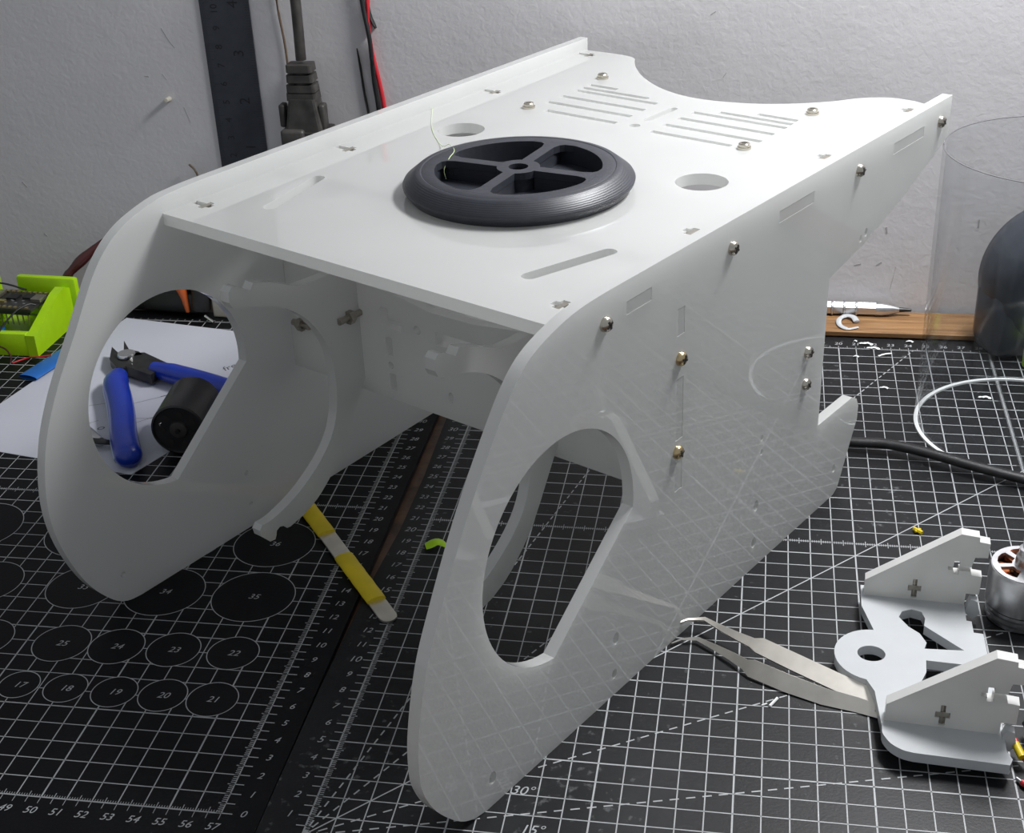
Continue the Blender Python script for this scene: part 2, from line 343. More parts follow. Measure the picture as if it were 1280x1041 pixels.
# right mat
mr = thing('cutting_mat', (28.5, 21, -0.3), 'black cutting mat with white centimetre grid under the right side of the chassis', 'cutting mat', 'cutting mats')
out = [(58.5, -2.2), (58.5, 43.4), (-1.5, 43.6), (-1.42, 36), (-1.36, 30), (-1.22, 25), (-1.25, 20), (-1.5, 16), (-1.62, 12), (-1.70, 8), (-1.70, -2.2)]
mk('mat_sheet', slab(out, [], lambda a, b, w: (a, b, w), -0.3, 0.0), 'mat_right', mr)
idf = lambda a, b: (a, b)
g = G(); grid(g, idf, 0.008)
ribbon(g, (0, 0), (42, 42), 0.055, 0.010)
for a, r in ((15, 60), (30, 60), (60, 48.5), (75, 43.5)): dashed(g, (0, 0), (r * math.cos(math.radians(a)) if a > 45 else 57, (r * math.sin(math.radians(a)) if a > 45 else 57 * math.tan(math.radians(a)))), 0.34 if a < 45 else 0.3, 0.26 if a < 45 else 0.22, 0.06, 0.010, idf)
mk('printed_grid', g, 'print', mr)
def number(parent, txt, x, y, size, z, fr=None, shear=0.25):
    g = G(); text(g, txt, x, y, size, z, fr, shear); return mk('printed_number', g, 'print', parent)
for y in range(1, 32): number(mr, str(y), -0.78, y, 0.46 if y % 5 else 0.52, 0.012)
for x in range(19, 30): number(mr, str(x), x, 42.62, 0.46, 0.012, shear=0.1)
number(mr, '30°', 7.4, 3.2, 0.62, 0.012); number(mr, '15°', 8.05, 1.3, 0.62, 0.012)
# left mat
TH, TX, TY = 0.0068, -3.2516, 0.7125
def fl(a, b): a -= 57; return (TX + a * math.cos(TH) - b * math.sin(TH), TY + a * math.sin(TH) + b * math.cos(TH))
ml = thing('cutting_mat', (*fl(28.5, 21), -0.3), 'black cutting mat with printed circles and grid at the left', 'cutting mat', 'cutting mats')
mk('mat_sheet', slab([fl(*q) for q in mat_outline(-1.5, 58.52, -2.6, 43.5)], [], lambda a, b, w: (a, b, w), -0.3, 0.0), 'mat_vinyl', ml)
g = G(); grid(g, fl, 0.008); mk('printed_grid', g, 'print', ml)
circles = [(54.45, 6.1, 21), (52.33, 6.12, 20), (50.25, 6.1, 19), (48.12, 6.1, 18), (46.08, 6.1, 17), (44.1, 6.1, 16), (42.2, 6.1, 15),
           (54.28, 9.1, 22), (51.65, 9.05, 23), (49.1, 9.0, 24), (46.62, 8.95, 25), (43.0, 8.95, 26), (40.2, 8.95, 27),
           (53.82, 13.15, 35), (49.65, 13.1, 34), (45.72, 13.05, 33), (41.1, 13.0, 32), (37.4, 13.0, 31), (53.45, 17.4, 36), (48.9, 17.4, 37), (44.0, 17.4, 38), (38.3, 17.5, 39)]
for x, y, d in circles:
    r = d / 20 * (1.07 if d >= 34 else 1.0)
    g = G(); g.add([fl(*q) + (0.012,) for q in circ(x, y, r, 64)], [tuple(range(64))]); mk('circle_blank', g, 'mat_vinyl', ml)
    g = G(); ring(g, x, y, r, 0.04, 0.016, fl); mk('printed_circle', g, 'print', ml); number(ml, str(d), x + 0.03, y - 0.02, 0.5, 0.018, fl)
for y in range(0, 31): number(ml, str(y), 57.82, y + 0.02, 0.46, 0.018, fl)
for x in range(47, 58): number(ml, str(x), x - 0.12, -0.7, 0.48, 0.018, fl)

# ------------------------------------------------------------------ the robot chassis
PSI = math.radians(61.032)
A = Vector((math.cos(PSI), math.sin(PSI), 0)); B = Vector((math.sin(PSI), -math.cos(PSI), 0)); Zv = Vector((0, 0, 1))
def P(a, b, z): return A * a + B * b + Zv * z
SLOPE, B0 = -0.032, -16.5
def bl(a): return B0 + SLOPE * a
AL = (A + SLOPE * B).normalized(); BLn = AL.cross(Zv); PL = B * B0
ch = thing('robot_chassis', P(21, -6.5, 0), 'white glossy acrylic robot chassis of two tall side panels and a top plate', 'chassis')
frR = lambda a, z, w: P(a, w, z)                          # right-hand family of vertical plates
frL = lambda a, z, w: PL + AL * a + BLn * w + Zv * z
frT = lambda a, b, w: P(a, b, w)                          # horizontal plate
frB = lambda b, z, w: P(w, b, z)                          # cross plate
def wheel_hole(cx, cz, r, x0, z0, x1, z1):
    """circle cut by a chord running from (x0,z0) on the right to (x1,z1) at the bottom"""
    a0 = math.atan2(z0 - cz, x0 - cx); a1 = math.atan2(z1 - cz, x1 - cx) % (2 * math.pi)
    return [(cx + r * math.cos(a0 + (a1 - a0) * k / 60), cz + r * math.sin(a0 + (a1 - a0) * k / 60)) for k in range(61)]
BR, T = 4.514, 0.5
rear_r = [(4.9, 0), (31.4, 0), (31.8, 0.2), (32.6, 1.75), (33.42, 3.3), (33.45, 4.0), (33.2, 4.5), (32.7, 4.78), (29.25, 4.8), (29.35, 12.1), (32.65, 12.65), (36.5, 13.75), (41.05, 15.4), (41.05, 17.4), (12.6, 17.45)]
front_r = cat2([(12.6, 17.45), (11.2, 17.4), (9.9, 17.2), (8.4, 16.7), (7.32, 15.86), (5.99, 14.15), (4.64, 12.15), (3.33, 9.81), (2.39, 7.85), (1.8, 5.6), (1.66, 4.2), (1.75, 3.2), (2.3, 1.95), (3.3, 0.72), (4.1, 0.18), (4.9, 0)], 5)[1:-1]
holes_r = [wheel_hole(9.73, 8.59, 4.44, 14.13, 8.1, 9.05, 4.2)]
slots_r = [(17.05, 17.55, 14.03, 15.12), (17.05, 17.55, 9.57, 12.22), (17.05, 17.55, 7.28, 8.6), (13.73, 15.33, 16.15, 16.65), (24.5, 27.4, 16.15, 16.65), (34.9, 38.1, 16.15, 16.65)]
holes_r += [rect(*s) for s in slots_r]
for a, z, r in ((23.72, 3.27, 0.2), (23.66, 1.37, 0.2), (23.95, 6.56, 0.11), (23.98, 5.86, 0.11), (12.98, 2.66, 0.2), (12.86, 1.01, 0.17), (5.28, 1.24, 0.2), (31.26, 1.56, 0.17), (32.2, 13.0, 0.12), (32.7, 13.15, 0.15)):
    holes_r.append(circ(a, z, r, 14, r * 1.35))
tag(mk('side_panel', slab(rear_r + front_r, holes_r, frR, BR - T, BR), 'acrylic', ch, smooth=25), 'right side panel with wheel opening and a hooked tail')
for a0, a1, z0, z1 in slots_r:
    g = slab(rect(a0 + 0.02, a1 - 0.02, z0 + 0.02, z1 - 0.02), [], frR, BR - T - 0.02, BR - 0.012); mk('joint_tab', g, 'acrylic', ch)
rear_l = [(6.2, 0), (32.2, 0), (34.2, 3.4), (34.2, 4.2), (33.5, 4.75), (30.0, 4.8), (30.1, 12.1), (33.6, 12.65), (42.4, 15.3), (42.4, 17.3), (13.0, 17.45)]
front_l = cat2([(13.0, 17.45), (11.7, 17.42), (10.3, 17.28), (8.4, 16.65), (6.95, 15.45), (5.42, 13.2), (3.95, 11.0), (2.98, 8.9), (2.52, 6.5), (2.72, 4.4), (3.5, 2.2), (4.5, 0.75), (5.3, 0.15), (6.2, 0)], 5)[1:-1]
holes_l = [wheel_hole(9.66, 8.9, 4.42, 14.05, 8.4, 9.15, 4.5)]
for a, z, r in ((13.09, 2.91, 0.13), (13.1, 1.16, 0.13), (5.37, 1.51, 0.13)): holes_l.append(circ(a, z, r, 12))
holes_l += [rect(17.05, 17.55, 9.6, 12.2)]
tag(mk('side_panel', slab(rear_l + front_l, holes_l, frL, -T, 0), 'acrylic', ch, smooth=25), 'left side panel with wheel opening, shaded on its inside')
# top plate
ZT = 16.65
rear_curve = cat2([(41.5, 2.9), (41.7, 2.2), (41.6, 1.0), (40.85, -0.1), (39.6, -1.05), (38.2, -2.64), (37.2, -4.55), (36.75, -7.05), (37.35, -9.4), (38.8, -11.6), (40.3, -13.1), (41.2, -13.8), (41.9, -14.3), (42.2, -15.0), (42.25, -15.9)], 5)
outer = [(10.7, bl(10.7)), (10.65, BR - T), (41.45, BR - T)] + rear_curve + [(42.15, bl(42.15))]
th_ = [stadium(13.75, 0.25, 17.25, 1.3, 0.32), stadium(13.75, -13.55, 17.5, -14.55, 0.32), circ(25.92, 0.0, 1.13, 36), circ(26.4, -13.8, 1.13, 36), circ(31.27, -7.06, 0.27, 18), stadium(32.4, -7.05, 34.6, -7.0, 0.2)]
vents = [(31.15, -12.3, -8.05), (32.43, -13.2, -8.05), (33.66, -13.2, -8.1), (34.9, -13.2, -8.2), (35.5, -13.25, -9.1), (36.12, -13.22, -11.45),
         (30.88, -5.85, -1.52), (32.13, -5.95, -0.68), (33.38, -5.92, -0.74), (34.55, -5.87, -0.73), (35.2, -4.75, -0.78), (35.85, -3.0, -0.85)]
for a, b0, b1 in vents: th_.append(rect(a - 0.17, a + 0.17, b0, b1))
nut_r = [12.3, 20.75, 31.65, 40.1]; nut_l = [12.4, 21.3, 32.5, 41.3]
def tslot(a, edge, sgn):
    k = 0.42 if sgn > 0 else 0.0; e = edge - sgn * 0.04; q = [(0.16, 0), (0.16, -0.62 - k), (0.36, -0.62 - k), (0.36, -0.95 - k), (0.16, -0.95 - k), (0.16, -1.15 - k), (-0.16, -1.15 - k), (-0.16, -0.95 - k), (-0.36, -0.95 - k), (-0.36, -0.62 - k), (-0.16, -0.62 - k), (-0.16, 0)]
    return [(a + x, e + sgn * y) for x, y in q]
for a in nut_r: th_.append(tslot(a, BR - T, 1))
for a in nut_l: th_.append(tslot(a, bl(a), -1))
mk('top_plate', slab(outer, th_, frT, ZT - T, ZT), 'acrylic', ch, smooth=25)
for lst, edge, sg in ((nut_r, lambda a: BR - T, 1), (nut_l, bl, -1)):
    for a in lst:
        g = G(); e = edge(a)
        g.add([P(a + x, e - sg * (0.785 + (0.42 if sg > 0 else 0) + y), ZT + z) for x in (-0.31, 0.31) for y in (-0.13, 0.13) for z in (-0.45, -0.02)], [(0, 1, 3, 2), (4, 5, 7, 6), (0, 1, 5, 4), (2, 3, 7, 6), (0, 2, 6, 4), (1, 3, 7, 5)])
        tube(g, [P(a, e - sg * 0.02, ZT - 0.22), P(a, e - sg * (1.1 + (0.42 if sg > 0 else 0)), ZT - 0.22)], 0.13, 8)
        mk('nut', g, 'nut', ch)
# bulkhead
hb = [[(-10.95, 11.5), (-10.95, 10.55), (-9.72, 10.55), (-9.72, 11.02), (-10.5, 11.02), (-10.5, 11.5)], rect(-10.78, -10.38, 9.2, 10.1), circ(-10.58, 8.72, 0.17, 12), rect(-10.72, -10.32, 7.5, 8.3), circ(-8.8, 10.9, 0.21, 14), rect(-7.75, -5.2, 10.5, 11.1), circ(-7.06, 8.1, 0.15, 12, 0.26),
      [(-10.3, 12.35), (-8.0, 11.95), (-5.5, 12.0), (-2.8, 12.35), (-2.9, 12.9), (-10.2, 12.9)]]
mk('bulkhead', slab([(bl(17) + 0.02, 7.0), (BR - T - 0.02, 7.0), (BR - T - 0.02, ZT - T), (bl(17) + 0.02, ZT - T)], hb, frB, 17.05, 17.55), 'acrylic', ch)
mk('rear_bracket_plate', slab(rect(1.0, BR - T - 0.02, 7.0, 9.8), [], frB, 27.4, 27.9), 'acrylic', ch)
# arched inner ribs around the wheels
rib = [(9.91, 13.95), (10.06, 13.66)] + cat2([(10.52, 13.44), (11.29, 13.29), (11.97, 13.07), (12.67, 12.73), (13.36, 12.26), (13.96, 11.68), (14.49, 10.99), (14.88, 10.25), (15.1, 9.5), (15.2, 8.6), (15.17, 7.5), (14.95, 6.44), (14.53, 5.59), (13.9, 4.91), (13.18, 4.37), (12.26, 3.85), (11.36, 3.5), (10.5, 3.3), (9.95, 3.3)], 3) + \
      [(9.76, 3.1), (9.83, 2.75), (10.25, 2.28), (10.55, 2.24), (10.64, 2.4), (10.7, 2.62), (10.9, 2.72), (11.1, 2.66), (11.3, 2.45), (11.5, 2.42)] + cat2([(12.37, 2.6), (13.29, 3.0), (14.16, 3.65), (14.91, 4.38), (15.58, 5.3), (16.17, 6.26), (16.75, 7.2)], 3) + \
      [(17.04, 7.6), (17.04, ZT - T), (15.7, ZT - T), (15.5, 13.3), (14.66, 13.3), (13.6, 13.38), (12.47, 13.93), (11.8, 14.2), (11.28, 14.36), (11.06, 14.1), (10.74, 14.29), (10.41, 14.51), (10.16, 14.56), (9.95, 14.39)]
for w in (-12.3, -1.2): mk('wheel_arch_rib', slab(rib, [], frR, w - 0.5, w), 'acrylic', ch, smooth=25)
# screws: one mesh, shared
def screw_mesh(hm):
    g = G(); lathe(g, [(0.0, 0.24), (0.12, 0.235), (0.22, 0.2), (0.28, 0.12), (0.29, 0.0), (0.0, 0.0)], (0, 0, 0), seg=20, close=False)
    for r in (0, math.pi / 2): box(g, (0, 0, 0.225), (0.34, 0.075, 0.05), rz=r + 0.5, mi=1)
    me = bpy.data.meshes.new('screw'); me.from_pydata([v * S for v in g.v], [], g.f); me.materials.append(M[hm]); me.materials.append(M['dark']); me.polygons.foreach_set('material_index', g.mi)
    me.polygons.foreach_set('use_smooth', [True] * len(me.polygons)); me.set_sharp_from_angle(angle=math.radians(40)); return me
def flat_screw_mesh():
    g = G(); lathe(g, [(0.0, 0.10), (0.12, 0.10), (0.14, 0.17), (0.22, 0.17), (0.26, 0.13), (0.265, 0.0), (0.0, 0.0)], (0, 0, 0), seg=24, close=False)
    box(g, (0, 0, 0.11), (0.2, 0.06, 0.03), mi=1)
    me = bpy.data.meshes.new('screw'); me.from_pydata([v * S for v in g.v], [], g.f); me.materials.append(M['steel']); me.materials.append(M['dark']); me.polygons.foreach_set('material_index', g.mi)
    me.polygons.foreach_set('use_smooth', [True] * len(me.polygons)); me.set_sharp_from_angle(angle=math.radians(35)); return me
SM = {k: screw_mesh(k) for k in ('steel', 'brass')}; SM['flat'] = flat_screw_mesh()
def screw(parent, loc, axis, k='steel', roll=0.0):
    o = bpy.data.objects.new('screw', SM[k]); col.objects.link(o); o.parent = parent; o.location = (Vector(loc) - BASE[parent.name]) * S
    o.rotation_euler = (Vector(axis).to_track_quat('Z', 'Y') @ Matrix.Rotation(roll, 3, 'Z').to_quaternion()).to_euler(); return o
for i, (a, z, k) in enumerate(((12.43, 16.3, 'steel'), (17.27, 13.05, 'brass'), (17.16, 9.06, 'brass'), (20.83, 16.3, 'steel'), (31.47, 16.38, 'steel'), (39.9, 16.4, 'steel'), (27.68, 9.17, 'steel'), (27.65, 7.61, 'steel'))):
    screw(ch, P(a, BR, z), B, k, i * 0.7)
for i, (a, b) in enumerate(((31.06, -13.31), (37.5, -13.35), (30.83, -0.82), (37.2, -0.79))):
    g = G(); lathe(g, [(0.1, 0), (0.32, 0), (0.32, 0.1), (0.1, 0.1)], P(a, b, ZT), seg=20); mk('washer', g, 'steel', ch, smooth=40)
    screw(ch, P(a, b, ZT + 0.1), Zv, 'flat', i * 0.9)
# nuts and screw shanks at the inside joints
def joint_nut(p, d, L):
    g = G(); p = Vector(p); d = Vector(d).normalized(); tube(g, [p - d * L / 2, p + d * L / 2], 0.16, 8); tube(g, [p - d * 0.14, p + d * 0.14], 0.33, 6); mk('nut', g, 'nut', ch)
joint_nut(P(16.98, -16.2, 9.35), B, 1.1); joint_nut(P(16.35, -12.2, 10.95), A, 1.35)

# ------------------------------------------------------------------ printed wheel on the plate
wc = P(21.1, -6.05, ZT); WZ = ZT
wh = thing('printed_wheel', wc, 'black 3D printed four-spoke wheel lying flat on the white top plate', 'wheel')
g = G(); lathe(g, [(3.55, 0.98), (4.05, 1.0), (4.10, 0.975), (4.15, 1.0), (4.35, 0.97), (4.42, 0.92), (4.88, 0.56), (4.93, 0.46), (4.9, 0.34), (4.66, 0.02), (3.55, 0.0)], wc, seg=96); mk('tread_ring', g, 'wheel', wh, smooth=30)
def wheel_sector(k):
    a0 = math.radians(-17.5 + 90 * k); pts = []; half = 0.27; ri, ro = 0.92, 3.55
    def pt(r, off_ang): return (r * math.cos(off_ang), r * math.sin(off_ang))
    s0 = lambda r: math.asin(min(1, half / r)); loop = []
    lo = lambda r: a0 + s0(r); hi = lambda r: a0 + math.pi / 2 - s0(r)
    rc = 0.45
    loop += [pt(ri, lo(ri) + (hi(ri) - lo(ri)) * t) for t in (1.0, 0.75, 0.5, 0.25, 0.0)]
    loop += [pt(ro - rc * 1.5, lo(ro - rc * 1.5)), pt(ro - rc * 0.6, lo(ro - rc) + 0.03), pt(ro - 0.1, lo(ro) + 0.09)]
    loop += [pt(ro, lo(ro) + 0.2 + (hi(ro) - lo(ro) - 0.4) * t / 12) for t in range(13)]
    loop += [pt(ro - 0.1, hi(ro) - 0.09), pt(ro - rc * 0.6, hi(ro - rc) - 0.03), pt(ro - rc * 1.5, hi(ro - rc * 1.5))]
    return loop
YW = math.radians(0)
mk('spoke_disc', slab(circ(0, 0, 3.6, 80), [wheel_sector(k) for k in range(4)] + [circ(0, 0, 0.42, 24)], lambda a, b, w: Vector((wc.x + a, wc.y + b, WZ + w)), 0.68, 0.985), 'wheel', wh)
g = G(); lathe(g, [(0.42, 0.1), (0.8, 0.1), (0.8, 0.8), (0.42, 0.8)], wc, seg=24); mk('hub', g, 'wheel', wh, smooth=40)
g = G(); lathe(g, [(0.0, 0.0), (3.6, 0.0), (3.6, 0.12), (0.0, 0.12)], wc, seg=48, close=False); mk('base_disc', g, 'wheel', wh)
for k in range(4):
    a0 = math.radians(-17.5 + 90 * k); g = G(); c = Vector((wc.x + 2.2 * math.cos(a0), wc.y + 2.2 * math.sin(a0), WZ + 0.42)); box(g, c, (2.7, 0.5, 0.64), rz=a0); mk('spoke', g, 'wheel', wh)
TH_PTS = [(-1.79, 34.77, 16.68), (-0.75, 29.88, 16.68), (0.37, 26.94, 16.75), (1.2, 24.9, 17.45), (1.77, 23.33, 17.67), (1.76, 22.3, 17.66), (1.6, 21.9, 17.3), (1.65, 21.9, 16.85)]
g = G(); tube(g, cat(TH_PTS, 6), 0.016, 5)
tag(mk('thread', g, 'palegreen'), 'thin pale green thread hanging over the edge of the black wheel', 'thread')

# ------------------------------------------------------------------ wood strip, scriber and shavings at the back
g = G(); box(g, (22, 45.3, 0.15), (30, 3.2, 0.3), bev=0.04); tag(mk('wooden_strip', g, 'wood'), 'pale brown wooden strip lying along the back edge of the right mat', 'strip')
sb = thing('scriber', (20.5, 46.35, 0.3), 'silver metal scriber lying on the wooden strip against the wall', 'scriber')
def hexrod(g, x0, x1, r, cy, cz):
    v = []
    for x in (x0, x1):
        for k in range(6): v.append((x, cy + r * math.cos(math.pi / 6 + k * math.pi / 3), cz + r * math.sin(math.pi / 6 + k * math.pi / 3)))
    g.add(v, [(k, (k + 1) % 6, 6 + (k + 1) % 6, 6 + k) for k in range(6)] + [tuple(range(6)), tuple(range(6, 12))])
g = G(); hexrod(g, 12, 22.3, 0.42, 46.35, 0.68); sbb = mk('barrel', g, 'silver', sb)
for k in range(8):
    g = G(); lathe(g, [(0.36, 0), (0.48, 0.06), (0.48, 0.14), (0.36, 0.2)], (16.0 + k * 0.72, 46.35, 0.68), (1, 0, 0), seg=12); mk('grip_ring', g, 'silver', sbb, smooth=50)
g = G(); lathe(g, [(0.0, 0), (0.42, 0), (0.42, 0.35), (0.36, 0.75), (0.16, 1.4), (0.0, 1.4)], (22.3, 46.35, 0.68), (1, 0, 0), seg=16, close=False); mk('cone', g, 'silver', sb, smooth=50)
g = G(); lathe(g, [(0.0, 0), (0.16, 0), (0.1, 0.7), (0.0, 0.75)], (23.7, 46.35, 0.68), (1, 0, 0), seg=10, close=False); mk('tip', g, 'steel_dark', sb, smooth=50)
g = G(); tube(g, cat([(21.2, 44.3, 0.36), (20.6, 44.0, 0.37), (20.15, 44.4, 0.4), (20.1, 45.2, 0.42), (20.5, 45.7, 0.46), (20.95, 45.5, 0.5), (21.15, 45.0, 0.42)], 5), [0.1] * 6 + [0.16] * 13 + [0.2] * 12, 8, 0.4)
tag(mk('plastic_curl', g, 'milky'), 'curled white plastic shaving lying on the wooden strip', 'shaving')
for i, (x, y, s, lab) in enumerate(((21.6, 42.7, 0.55, 'largest white plastic flake on the mat below the wooden strip'), (22.0, 42.1, 0.5, 'white plastic flake beside number 22 at the back of the mat'), (22.6, 41.2, 0.55, 'long thin white shaving on the grid below number 23'), (20.95, 40.9, 0.22, 'small white crumb on the grid below number 21'), (21.0, 43.0, 0.13, 'tiny white crumb between numbers 20 and 21'), (22.3, 37.0, 0.32, 'pale crumb on the grid left of the clear tube'), (24.15, 43.2, 0.28, 'white crumb by the clear tube at the edge of the wooden strip'), (27.6, 36.3, 0.45, 'white flake lying inside the clear tube'))):
    s *= 0.7; g = G(); pts = [(x - s, y + 0.25 * s, 0.02), (x - s * 0.3, y - 0.1 * s, 0.09), (x + 0.3 * s, y + 0.15 * s, 0.07), (x + s, y - 0.3 * s, 0.03)] if i != 2 else [(x - s, y - 0.15, 0.05), (x, y + 0.05, 0.1), (x + s, y + 0.25, 0.06)]
    tube(g, cat(pts, 3), [0.05 + 0.22 * s * abs(math.sin(k * 1.3 + i)) * (0.4 if i == 2 else 1) for k in range(len(cat(pts, 3)))], 6, 0.25)
    tag(mk('plastic_flake', g, 'pale'), lab, 'plastic flake', 'white plastic flakes on the mat')
g = G(); tube(g, [(16.25, 9.0, 0.04), (16.55, 9.5, 0.06)], 0.06, 6); tag(mk('plastic_flake', g, 'pale'), 'short white sliver on the mat below the tweezers', 'plastic flake')
g = G(); tube(g, [(15.95, 9.02, 0.03), (16.15, 9.15, 0.04)], 0.035, 6); tag(mk('plastic_flake', g, 'pale'), 'smaller white sliver beside the short sliver below the tweezers', 'plastic flake')
g = G(); tube(g, [(22.75, 22.45, 0.1), (23.1, 22.1, 0.1)], 0.1, 6); tube(g, [(22.78, 22.2, 0.1), (23.05, 22.4, 0.1)], 0.07, 6); tag(mk('yellow_crumb', g, 'yellow'), 'small yellow crumb on the diagonal line of the right mat', 'crumb')
g = G(); pth = cat([(0.35, 18.45, 0.14), (0.9, 18.65, 0.3), (1.4, 18.5, 0.2), (1.7, 18.65, 0.28), (2.0, 18.35, 0.1)], 5); tube(g, pth, [0.26 + 0.08 * math.sin(k * 0.5) - 0.004 * k for k in range(len(pth))], 8, 0.3)
tag(mk('green_scrap', g, 'lime', smooth=60), 'small lime green plastic scrap on the mat beside number 18', 'scrap')

# ------------------------------------------------------------------ clear tube
TC = (29.2, 33.1)
tb = thing('clear_tube', (*TC, 0), 'large clear plastic tube standing on the right mat', 'tube')
g = G(); lathe(g, [(5.6, 0.02), (5.6, 15.0), (5.42, 15.0), (5.42, 0.02)], (*TC, 0), seg=128); mk('tube_wall', g, 'clear', tb, smooth=40)
g = G(); lathe(g, [(5.61, 0.0), (5.61, 0.10), (5.41, 0.10), (5.41, 0.0)], (*TC, 0), seg=128); mk('bottom_rim', g, 'pale', tb, smooth=40)
g = G(); lathe(g, [(5.605, 14.985), (5.605, 15.01), (5.52, 15.01), (5.52, 14.985)], (*TC, 0), seg=128); mk('top_rim', g, 'rimgrey', tb, smooth=40)

# ------------------------------------------------------------------ dark coil housing and lime block behind the tube
dk = thing('coil_housing', (31.6, 43.4, 0), 'dark slate rounded housing with copper winding behind the clear tube', 'motor')
g = G()
lathe(g, [(2.6, -1.6), (3.3, -1.9), (3.9, -1.5), (4.15, -0.6), (4.15, 0.6), (3.9, 1.5), (3.3, 1.9), (2.6, 1.6)], (31.8, 43.6, 4.3), (0.35, -0.9, 0.0), seg=56); mk('shell', g, 'slate', dk, smooth=60)
g = G(); box(g, (31.8, 43.6, 2.2), (8.2, 3.3, 4.4), rz=0.37, bev=0.8); mk('foot', g, 'slate', dk, smooth=60)
g = G()
for k in range(24):
    a = 2 * math.pi * k / 24; d = Vector((0.35, -0.9, 0)).normalized(); u = d.cross(Zv); c = Vector((31.8, 43.6, 4.3)) + (u * math.cos(a) + Zv * math.sin(a)) * 2.35
    tube(g, [c - d * 1.5, c + d * 1.5], 0.32, 6)
mk('winding', g, 'copper', dk, smooth=60)
g = G(); lathe(g, [(0.0, -1.3), (2.1, -1.3), (2.1, 1.3), (0.0, 1.3)], (31.8, 43.6, 4.3), (0.35, -0.9, 0), seg=30, close=False); mk('core', g, 'steel_dark', dk, smooth=40)
g = G(); box(g, (31.3, 40.2, 0.6), (2.2, 1.4, 1.2), rz=0.3, bev=0.15); tag(mk('lime_block', g, 'lime'), 'small lime green printed block at the right edge behind the tube', 'block')

# ------------------------------------------------------------------ black cable
g = G(); tube(g, cat([(8, 34.0, 0.28), (13, 32.0, 0.28), (17, 30.8, 0.3), (19.9, 30.0, 0.4), (21.8, 29.75, 0.5), (23.7, 29.0, 0.55), (26, 27.9, 0.5), (28.3, 27.0, 0.42), (31, 26.2, 0.3), (36, 25.5, 0.28)], 6), 0.31, 12, 0.8)
tag(mk('power_cable', g, 'blackrub', smooth=60), 'thick black cable running across the mat in front of the clear tube', 'cable')

# ------------------------------------------------------------------ white bracket at the right
BZ0, BZ1 = 0.42, 0.85
br = thing('wheel_bracket', (22.4, 11, 0), 'milky white acrylic bracket with two upright gussets on the right mat', 'bracket')
ear = [(20.3 + 1.55 * math.cos(math.radians(a)), 11.68 + 1.65 * math.sin(math.radians(a))) for a in range(88, 262, 8)]
bo = [(20.2, 9.4), (20.35, 7.4)] + cat2([(20.34, 7.1), (20.4, 6.85), (20.62, 6.45), (21.0, 6.15), (21.4, 6.03)], 4) + [(24.72, 5.78), (24.85, 6.1), (24.7, 6.5), (24.72, 7.45), (24.72, 13.55), (24.35, 13.6), (24.35, 14.35), (24.15, 14.4), (24.2, 16.3), (20.0, 16.5), (19.97, 15.0), (20.38, 13.33)]
bo = bo + ear
bh = [circ(20.2, 11.75, 0.55, 28, 0.5), [(21.45, 14.35), (21.6, 14.75), (22.0, 14.95), (22.4, 14.8), (22.5, 14.35), (22.42, 13.85), (23.85, 12.35), (22.3, 12.3), (22.42, 12.7), (22.2, 13.3), (21.8, 13.7)], [(22.3, 11.55), (24.25, 11.4), (24.25, 8.2), (21.3, 8.35), (21.9, 9.9), (22.25, 10.8)]]
mk('base_plate', slab(bo, bh, lambda a, b, w: (a, b, w), BZ0, BZ1), 'milky', br, smooth=25)
F0, F1 = Vector((20.45, 7.72, 0)), Vector((24.65, 7.41, 0)); G0, G1 = Vector((20.08, 15.79, 0)), Vector((24.10, 15.55, 0))
gus = [(0, 0.85), (0.9, 0.85), (0.9, 0.42), (1.7, 0.42), (1.7, 0.85), (2.6, 0.85), (2.6, 0.42), (3.4, 0.42), (3.4, 0.85), (4.1, 0.85), (4.12, 1.4), (4.64, 1.4), (4.66, 2.28), (4.24, 2.32), (4.2, 2.5), (3.72, 2.5), (3.72, 2.3), (3.5, 2.3), (3.5, 2.5), (3.28, 2.52), (3.28, 2.68), (3.5, 2.68), (3.5, 2.95), (3.74, 2.95), (3.74, 2.72), (4.2, 2.72), (4.3, 3.2), (4.8, 3.24), (4.82, 3.92), (4.4, 3.98), (4.38, 4.2), (3.66, 4.28), (0.02, 1.62)]
cross = [(1.94, 0.95), (2.16, 0.95), (2.16, 1.28), (2.32, 1.28), (2.32, 1.56), (2.14, 1.56), (2.14, 1.88), (1.96, 1.88), (1.96, 1.56), (1.78, 1.56), (1.78, 1.28), (1.94, 1.28)]
for q0, q1, lb in ((F0, F1, 'front upright gusset of the bracket'), (G0, G1, 'rear upright gusset of the bracket')):
    d = (q1 - q0).normalized(); n = d.cross(Zv)      # towards the camera
    fr = lambda s, z, w: q0 + d * s + n * w + Zv * z
    tag(mk('gusset', slab(gus, [cross], fr, -0.5, 0.0), 'gusset', br), lb)
    g = G(); c = q0 + d * 2.05 - n * 0.2; tube(g, [c + Zv * 0.9, c + Zv * 1.9], 0.13, 8); box(g, c + Zv * 1.42, (0.48, 0.3, 0.22), rz=math.atan2(d.y, d.x)); mk('nut', g, 'nut', br)
    for s in (1.3, 3.0):
        g = G(); box(g, q0 + d * s - n * 0.25 + Zv * 0.21, (0.8, 0.45, 0.42), rz=math.atan2(d.y, d.x)); mk('foot_tab', g, 'milky', br)
    g = slab([(4.12, 0.62), (4.5, 0.3), (4.72, 0.62), (4.6, 1.2), (4.3, 1.3)], [], fr, -0.15, 0.25); mk('end_tab', g, 'milky', br)

